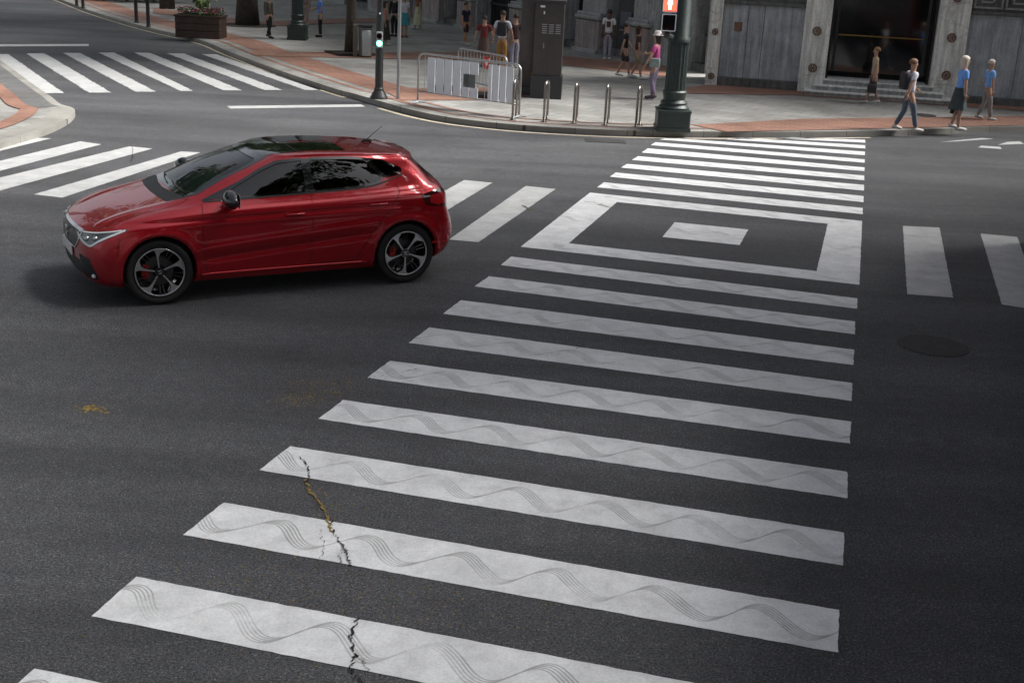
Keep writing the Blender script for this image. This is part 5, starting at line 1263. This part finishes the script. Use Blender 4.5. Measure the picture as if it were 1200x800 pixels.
for j in range(4):
    for i in range(3): part(MB().box(0.98, -2.5 - i * 3.8, 2.4 + j * 3.9, 0.12, 1.5, 2.3), 'window', M_DGLASS, cbd)
    for i in range(4): part(MB().box(3.2 + i * 3.8, 0.02, 2.4 + j * 3.9, 1.5, 0.12, 2.3), 'window', M_DGLASS, cbd)
part(MB().box(9.0, -7.0, 17.1, 16.6, 14.6, 0.5), 'cornice', M_PALE, cbd)
tree(9.8, 15.6, 'broad plane tree added out of view to shade the car', 19, 4.6, 0.25, 62, 12000, 'plane trees on the near pavement', 0.0, 0.26)  # unseen crown added to take sun and glare off the car
tree(9.0, 11.0, 'slim plane tree added out of view to darken the rear side window', 19, 2.8, 0.2, 61, 8000, 'plane trees on the near pavement', 0.0, 0.24)  # unseen crown added so the rear side glass mirrors something dark
nb = thing('apartment_house', 'plain stone apartment house across the road behind the camera', 'building', (-30, -24, 0), R(-8))
part(MB().box(22, -4, 9, 60, 8, 18), 'wall', M_STONE, nb)
for i in range(14):
    for j in range(5): part(MB().box(-4 + i * 4, 0.02, 2.2 + j * 3.4, 1.3, 0.1, 2.0), 'window', M_DGLASS, nb)
# ================================================================== PEOPLE
def skin_mesh(nodes, edges, root=0, sub=2):
    """nodes: list of (co, radius or (rx, ry)); grown into one continuous surface"""
    me = bpy.data.meshes.new('sk'); me.from_pydata([n_[0] for n_ in nodes], edges, []); o = bpy.data.objects.new('sk', me); col.objects.link(o)
    md = o.modifiers.new('s', 'SKIN'); md.use_smooth_shade = True; md.branch_smoothing = 0.6
    sv = me.skin_vertices[0].data
    for i, n_ in enumerate(nodes):
        r_ = n_[1]; sv[i].radius = r_ if isinstance(r_, tuple) else (r_, r_); sv[i].use_root = (i == root)
    o.modifiers.new('u', 'SUBSURF').levels = sub
    dg = bpy.context.evaluated_depsgraph_get(); dg.update(); m2 = bpy.data.meshes.new_from_object(o.evaluated_get(dg))
    mb = MB(); mb.add([v.co.copy() for v in m2.vertices], [list(p.vertices) for p in m2.polygons])
    bpy.data.objects.remove(o); bpy.data.meshes.remove(me); bpy.data.meshes.remove(m2); return mb
_mc = {}
def cm(name, c, r_=0.85, v=0.15):
    k_ = (name, c)
    if k_ not in _mc: _mc[k_] = mat(name, c, r_, vary=v, scale=9)
    return _mc[k_]
EYE = mat('eye_dark', (0.02, 0.015, 0.012), 0.3)
def person(pos, face, label, skin=(0.42, 0.25, 0.18), hair=(0.03, 0.02, 0.015), top=(0.5, 0.5, 0.5), bottom=(0.04, 0.05, 0.08), shoes=(0.5, 0.5, 0.5), kind='trousers', stride=0.0, lean=0.0,
           armL=(0.12, 0.0), armR=(0.12, 0.0), elbL=0.15, elbR=0.15, longhair=False, sleeves='short', s=0.86, bag=None, hat=None, head_turn=0.0, female=False):
    """local frame: -Y is forward, feet on z = 0. arm = (out from the side, swing forward), elbow = bend"""
    t = thing('person', label, 'person', (pos[0], pos[1], H), face, None, s)
    V = Vector; hip = 0.93; sh = 1.42; hw = 0.09; sw = 0.175 if not female else 0.155
    ly = -lean
    pel = V((0, 0, hip)); ch = V((0, ly * .5, 1.20)); nk = V((0, ly * .9, 1.47)); hd = V((0, ly - 0.015, 1.56))
    nodes = []; edges = []
    def N(co, r_): nodes.append((tuple(co), r_)); return len(nodes) - 1
    def E(a, b): edges.append((a, b))
    p0 = N(pel, (0.135, 0.10)); p1 = N((0, ly * .25, 1.06), (0.115 if female else .125, 0.085)); p2 = N(ch, (0.135 if female else .15, 0.10)); p3 = N((0, ly * .8, 1.39), (0.10, 0.075)); p4 = N(nk, 0.052); p5 = N(hd, (0.072, 0.078)); p6 = N((0, ly - 0.01, 1.645), (0.078, 0.092)); p7 = N((0, ly, 1.71), (0.055, 0.065))
    for a, b in ((p0, p1), (p1, p2), (p2, p3), (p3, p4), (p4, p5), (p5, p6), (p6, p7)): E(a, b)
    J = {}
    for sd_, (out, sw_), el in ((-1, armR, elbR), (1, armL, elbL)):
        S = V((sd_ * sw, ly * .85, sh - 0.02)); d1 = V((sd_ * math.sin(out), -math.sin(sw_) * math.cos(out), -math.cos(sw_) * math.cos(out))); El = S + d1 * 0.29
        a2 = sw_ + el; d2 = V((sd_ * math.sin(out * .5), -math.sin(a2) * math.cos(out * .5), -math.cos(a2) * math.cos(out * .5))); Wr = El + d2 * 0.25
        a = N(S, 0.056); b = N((S + El) / 2, 0.047); c = N(El, 0.040); d = N((El + Wr) / 2, 0.037); e = N(Wr, 0.026)
        for q_ in ((p3, a), (a, b), (b, c), (c, d), (d, e)): E(*q_)
        J[sd_] = (S, El, Wr, d2)
    L = {}
    for sd_, st in ((-1, stride), (1, -stride)):
        Hj = V((sd_ * hw, 0, hip - 0.06)); fy = -st; bend = 0.10 if st < 0 else 0.02
        Kn = V((sd_ * hw * .95, fy * .45 - bend * 0.8, 0.50)); An = V((sd_ * hw * .9, fy, 0.085 + (0.05 if st < 0 else 0))); To = An + V((sd_ * .02, -0.15, -0.045 if st >= 0 else -0.07))
        a = N(Hj, 0.088); b = N((Hj + Kn) / 2, 0.076); c = N(Kn, 0.055); d = N(Kn * .6 + An * .4 + V((0, .012, 0)), 0.053); e = N(An, 0.036); f = N(To, (0.036, 0.024))
        for q_ in ((p0, a), (a, b), (b, c), (c, d), (d, e), (e, f)): E(*q_)
        L[sd_] = (Hj, Kn, An, To)
    body = skin_mesh(nodes, edges, 0)
    # hands: palm, four unequal fingers curled a little, thumb from the side of the palm
    for sd_ in (-1, 1):
        S, El, Wr, d = J[sd_]; side = V((sd_, 0, 0)); fwd = side.cross(d).normalized()
        if fwd.y > 0: fwd = -fwd
        pc = Wr + d * 0.045; body.tube([Wr - d * 0.01, Wr + d * 0.03, Wr + d * 0.085], [0.024, 0.036, 0.036], 8, flat=0.5)
        for k_, ln in enumerate((0.07, 0.08, 0.075, 0.058)):
            b0 = Wr + d * 0.08 + fwd * (0.028 - k_ * 0.018); curl = -side * 0.012
            body.tube([b0, b0 + d * ln * .45 + curl * .4, b0 + d * ln * .8 + curl * 1.3, b0 + d * ln + curl * 2.4], [0.0095, 0.009, 0.008, 0.006], 6)
        tb = Wr + d * 0.03 + fwd * 0.03; body.tube([tb, tb + fwd * 0.022 + d * 0.02, tb + fwd * 0.028 + d * 0.05], [0.011, 0.010, 0.007], 6)
    # nose and ears
    hy = ly; body.tube([(0, hy - 0.088, 1.640), (0, hy - 0.112, 1.605), (0, hy - 0.092, 1.592)], [0.008, 0.014, 0.010], 6)
    for sd_ in (-1, 1): body.sphere((sd_ * 0.080, hy + 0.0, 1.615), 0.022, (0.45, 0.8, 1.25), 8)
    SK = cm('skin', skin, 0.55, 0.08)
    bo = body.build('body', SK, t, smooth=True)
    for sd_ in (-1, 1): MB().sphere((sd_ * 0.030, hy - 0.090, 1.635), 0.0095, (1.2, .6, .8), 8).build('eye', EYE, t, smooth=True)
    MB().box(0, hy - 0.089, 1.570, 0.045, 0.014, 0.009, 0.003).build('mouth', cm('lips', (0.30, 0.10, 0.09)), t)
    # hair
    hm = MB(); bmh = bmesh.new(); bmesh.ops.create_uvsphere(bmh, u_segments=20, v_segments=14, radius=1)
    for v in bmh.verts:
        x, y, z = v.co; zz = max(z, -0.35 + (0.65 if y < -0.35 else 0.0)) if not longhair else max(z, -1 if y > 0.1 else (0.25 if y < -0.35 else -0.9))
        v.co = V((x * 0.094, y * 0.112 + 0.014, zz * 0.098 * (1.0 if zz > 0 or not longhair else 2.6)))
    hm.bm(bmh, Matrix.Translation((0, hy, 1.655)))
    if not hat: hm.build('hair', cm('hair', hair, 0.7), t, smooth=True)
    else:
        hm.build('hair', cm('hair', hair, 0.7), t, smooth=True)
        MB().lathe([(0.0, 0.13), (0.07, 0.125), (0.098, 0.07), (0.104, 0.02), (0.15, 0.012), (0.15, 0.004), (0.10, 0.0), (0, 0)], 24, (0, hy, 1.665)).build('hat', cm('hat', hat), t, smooth=True)
    # top garment
    n2 = []; e2 = []
    def N2(co, r_): n2.append((tuple(co), r_)); return len(n2) - 1
    g = 0.016
    a0 = N2((0, 0, hip - 0.03), (0.155, 0.122)); a1 = N2((0, ly * .25, 1.06), (0.125 + g + .005, 0.090 + g)); a2 = N2(ch, (0.15 + g if not female else .135 + g, 0.10 + g)); a3 = N2((0, ly * .8, 1.39), (0.112, 0.085)); a4 = N2((0, ly * .87, 1.452), 0.066)
    e2 += [(a0, a1), (a1, a2), (a2, a3), (a3, a4)]
    if sleeves != 'none':
        for sd_ in (-1, 1):
            S, El, Wr, d = J[sd_]; b0 = N2(S, 0.072); b1 = N2((S + El) / 2, 0.063); e2 += [(a3, b0), (b0, b1)]
            if sleeves == 'long':
                b2 = N2(El, 0.055); b3 = N2(El.lerp(Wr, .92), 0.040); e2 += [(b1, b2), (b2, b3)]
            else:
                b2 = N2(S.lerp(El, .68), 0.060); e2 += [(b1, b2)]
    skin_mesh(n2, e2, 0).build('top', cm('top_cloth', top), t, smooth=True)
    # lower garment
    if kind in ('trousers', 'shorts'):
        n2 = []; e2 = []; a0 = N2((0, 0, hip + 0.03), (0.145, 0.112)); a1 = N2((0, 0, hip - 0.05), (0.15, 0.115)); e2.append((a0, a1))
        for sd_ in (-1, 1):
            Hj, Kn, An, To = L[sd_]; b0 = N2(Hj - V((0, 0, .03)), 0.100); b1 = N2((Hj + Kn) / 2, 0.089); b2 = N2(Kn, 0.070); e2 += [(a1, b0), (b0, b1), (b1, b2)]
            if kind == 'trousers':
                b3 = N2(Kn.lerp(An, .5), 0.064); b4 = N2(Kn.lerp(An, .95), 0.056); e2 += [(b2, b3), (b3, b4)]
        skin_mesh(n2, e2, 0).build(kind, cm('lower_cloth', bottom), t, smooth=True)
    else:
        z0 = {'skirt': 0.50, 'long_skirt': 0.22, 'dress': 0.46}[kind]; k_ = 40; v = []; rings = 8
        for i in range(rings + 1):
            q_ = i / rings; z = (hip + 0.08) * (1 - q_) + z0 * q_; rx = 0.15 + 0.085 * q_; ry = 0.115 + (0.075 + abs(stride) * .25) * q_
            for j in range(k_):
                a = 2 * math.pi * j / k_; w_ = 1 + 0.055 * q_ * math.cos(9 * a + 1) ; v.append((rx * w_ * math.cos(a), ry * w_ * math.sin(a), z))
        f = [[i * k_ + j, i * k_ + (j + 1) % k_, (i + 1) * k_ + (j + 1) % k_, (i + 1) * k_ + j] for i in range(rings) for j in range(k_)]
        MB().add(v, f).build('skirt', cm('skirt_cloth', bottom), t, smooth=True)
    for sd_ in (-1, 1):
        Hj, Kn, An, To = L[sd_]; sm = MB(); dd = (To - An); c_ = An + V((0, 0.0, -0.03))
        sm.tube([An + V((0, 0.065, -0.035)), An + V((0, 0.03, -0.030)), An.lerp(To, .5) + V((0, 0, -0.010)), To + V((0, -0.02, 0.0)), To + V((0, -0.06, -0.002))], [0.030, 0.052, 0.050, 0.046, 0.022], 12, flat=0.85)
        sm.build('shoe', cm('shoe', shoes), t, smooth=True)
    if bag == 'pack':
        MB().box(0, 0.19 + ly * .6, 1.22, 0.28, 0.16, 0.42, 0.05).build('backpack', cm('bag', (0.03, 0.03, 0.035)), t, smooth=True, auto=50)
    if bag == 'print':
        MB().box(0, 0.128 + ly * .5, 1.24, 0.15, 0.012, 0.20, 0.005).build('back_print', cm('print', (0.10, 0.05, 0.05)), t)
    if bag in ('hand', 'shopping'):
        S, El, Wr, d = J[1]; c_ = Wr + d * 0.09
        bg_ = MB().box(c_.x + .01, c_.y, c_.z - 0.28, 0.12, 0.28, 0.26, 0.03); bg_.tube([(c_.x, c_.y - .08, c_.z - .16), (c_.x, c_.y - .03, c_.z - .01), (c_.x, c_.y + .03, c_.z - .01), (c_.x, c_.y + .08, c_.z - .16)], 0.008, 6)
        bg_.build('hand_bag', cm('hand_bag', (0.04, 0.035, 0.035) if bag == 'hand' else (0.35, 0.33, 0.28)), t, smooth=True, auto=50)
    if bag == 'shoulder':
        MB().box(0.22, 0.03, 0.98, 0.10, 0.28, 0.24, 0.03).build('shoulder_bag', cm('sbag', (0.25, 0.30, 0.30)), t, smooth=True, auto=50)
    return t
def pp(x, y): return at((x, y))
W_ = R(90)
person(pp(375.5, 44), R(-75), 'person in bright blue shirt and black trousers standing right of the green lamp post', top=(0.10, 0.26, 0.75), bottom=(0.012, 0.012, 0.014), shoes=(0.01, 0.01, 0.01), elbR=0.9, armR=(0.2, 0.3), s=0.80)
person(pp(315, 45), R(60), 'person in grey-brown coat and dark trousers walking near the thick tree', top=(0.10, 0.09, 0.07), bottom=(0.015, 0.015, 0.015), shoes=(0.02,) * 3, stride=0.14, sleeves='long', s=0.78)
person(pp(358, 30), R(190), 'person in pale pink shorts and dark top beyond the green lamp post', top=(0.30, 0.22, 0.22), bottom=(0.42, 0.33, 0.33), kind='shorts', female=True, longhair=True, s=0.78)
person(pp(451.5, 53), R(80), 'person in salmon top and dark skirt just right of the signal post', top=(0.40, 0.20, 0.15), bottom=(0.03, 0.032, 0.025), kind='long_skirt', female=True, longhair=True, bag='shoulder', stride=0.08, s=0.76)
person(pp(473.5, 44), R(20), 'person in white top and teal skirt behind the sign pole', top=(0.62, 0.63, 0.72), bottom=(0.06, 0.28, 0.32), kind='skirt', female=True, shoes=(.2, .08, .06), s=0.80)
person(pp(462, 43), R(-20), 'person in all dark clothes behind the person with the white top', top=(0.02, 0.02, 0.025), bottom=(0.015,) * 3, shoes=(0.02,) * 3, sleeves='long', s=0.80, armL=(.2, .1))
person(pp(489.5, 35), R(-60), 'person in a pale cream flared skirt and brown top near the building', top=(0.20, 0.09, 0.05), bottom=(0.50, 0.50, 0.34), kind='long_skirt', female=True, hair=(0.08, 0.03, 0.02), s=0.80, stride=0.1)
person(pp(545, 53), R(50), 'person in a dark navy top and bare legs walking in front of the stone building', top=(0.02, 0.022, 0.05), bottom=(0.05, 0.03, 0.03), kind='shorts', skin=(0.45, 0.22, 0.12), stride=0.16, s=0.76)
person(pp(566, 79), R(185), 'person in a dark red top seen from behind, left of the two beyond the barriers', top=(0.16, 0.02, 0.02), bottom=(0.10, 0.06, 0.05), kind='dress', shoes=(0.05,) * 3, s=0.78, armL=(0.35, 0.1), armR=(0.35, 0.1))
person(pp(587, 82), R(175), 'person in white top with dark backpack and ochre trousers beyond the barriers', top=(0.66, 0.66, 0.72), bottom=(0.38, 0.18, 0.04), bag='pack', s=0.88, armL=(.3, .2), armR=(.35, .1), longhair=False)
person(pp(602, 80), R(200), 'person in a dark top and pale lilac trousers half hidden by the square column', top=(0.05, 0.025, 0.03), bottom=(0.34, 0.33, 0.42), s=0.82)
person(pp(711, 70), R(170), 'person in white T-shirt with a dark back print standing by the pinkish plinth', skin=(0.12, 0.07, 0.05), top=(0.72, 0.71, 0.74), bottom=(0.36, 0.34, 0.40), shoes=(0.7,) * 3, bag='print', s=0.84)
person(pp(730, 91), R(100), 'person in black top and dark shorts walking beside the one in brown', top=(0.02, 0.02, 0.025), bottom=(0.05, 0.035, 0.04), kind='shorts', shoes=(0.6,) * 3, stride=0.18, s=0.80, armL=(.2, .5), armR=(.2, -.4))
person(pp(745, 93), R(95), 'person in a dark brown top and tan shorts walking behind the one in black', top=(0.07, 0.03, 0.03), bottom=(0.28, 0.22, 0.13), kind='shorts', shoes=(0.6,) * 3, stride=0.15, hair=(.05, .02, .01), longhair=True, female=True, s=0.78)
person(pp(765, 117), R(-110), 'person in bright pink top and pale hat beside the fluted lamp post', top=(0.50, 0.07, 0.25), bottom=(0.22, 0.18, 0.26), female=True, longhair=True, shoes=(0.1, .08, .1), stride=0.05, s=0.86, bag='shoulder', armR=(.6, .5), elbR=.9, armL=(.4, .3), hat=(0.70, 0.62, 0.60))
person(pp(1021, 122), R(-95), 'person in a sand coloured top and dark shorts carrying a dark bag past the steps', top=(0.50, 0.38, 0.26), bottom=(0.07, 0.065, 0.06), hair=(.25, .14, .07), kind='shorts', shoes=(0.5,) * 3, stride=0.17, s=0.76, bag='hand', lean=0.04)
person(pp(1060, 154), R(105), 'person in white T-shirt with backpack striding at the kerb', top=(0.66, 0.64, 0.70), bottom=(0.10, 0.13, 0.17), kind='trousers', shoes=(0.6, .56, .52), stride=0.24, hair=(.16, .08, .05), s=0.83, bag='pack', armL=(.2, .5), armR=(.2, -.5), elbL=.4, elbR=.2)
person(pp(1118, 153), R(95), 'person with pale hair, blue top and dark skirt standing at the kerb', top=(0.16, 0.36, 0.80), bottom=(0.05, 0.065, 0.07), kind='skirt', female=True, shoes=(0.5,) * 3, stride=0.05, s=0.87, bag='hand', hair=(.62, .54, .46), longhair=True, lean=0.03)
person(pp(1152, 141), R(100), 'person with short pale hair and sky blue top beside the right marble wall', top=(0.20, 0.42, 0.80), bottom=(0.25, 0.25, 0.25), shoes=(0.4,) * 3, stride=0.16, s=0.76, hair=(.60, .53, .46))
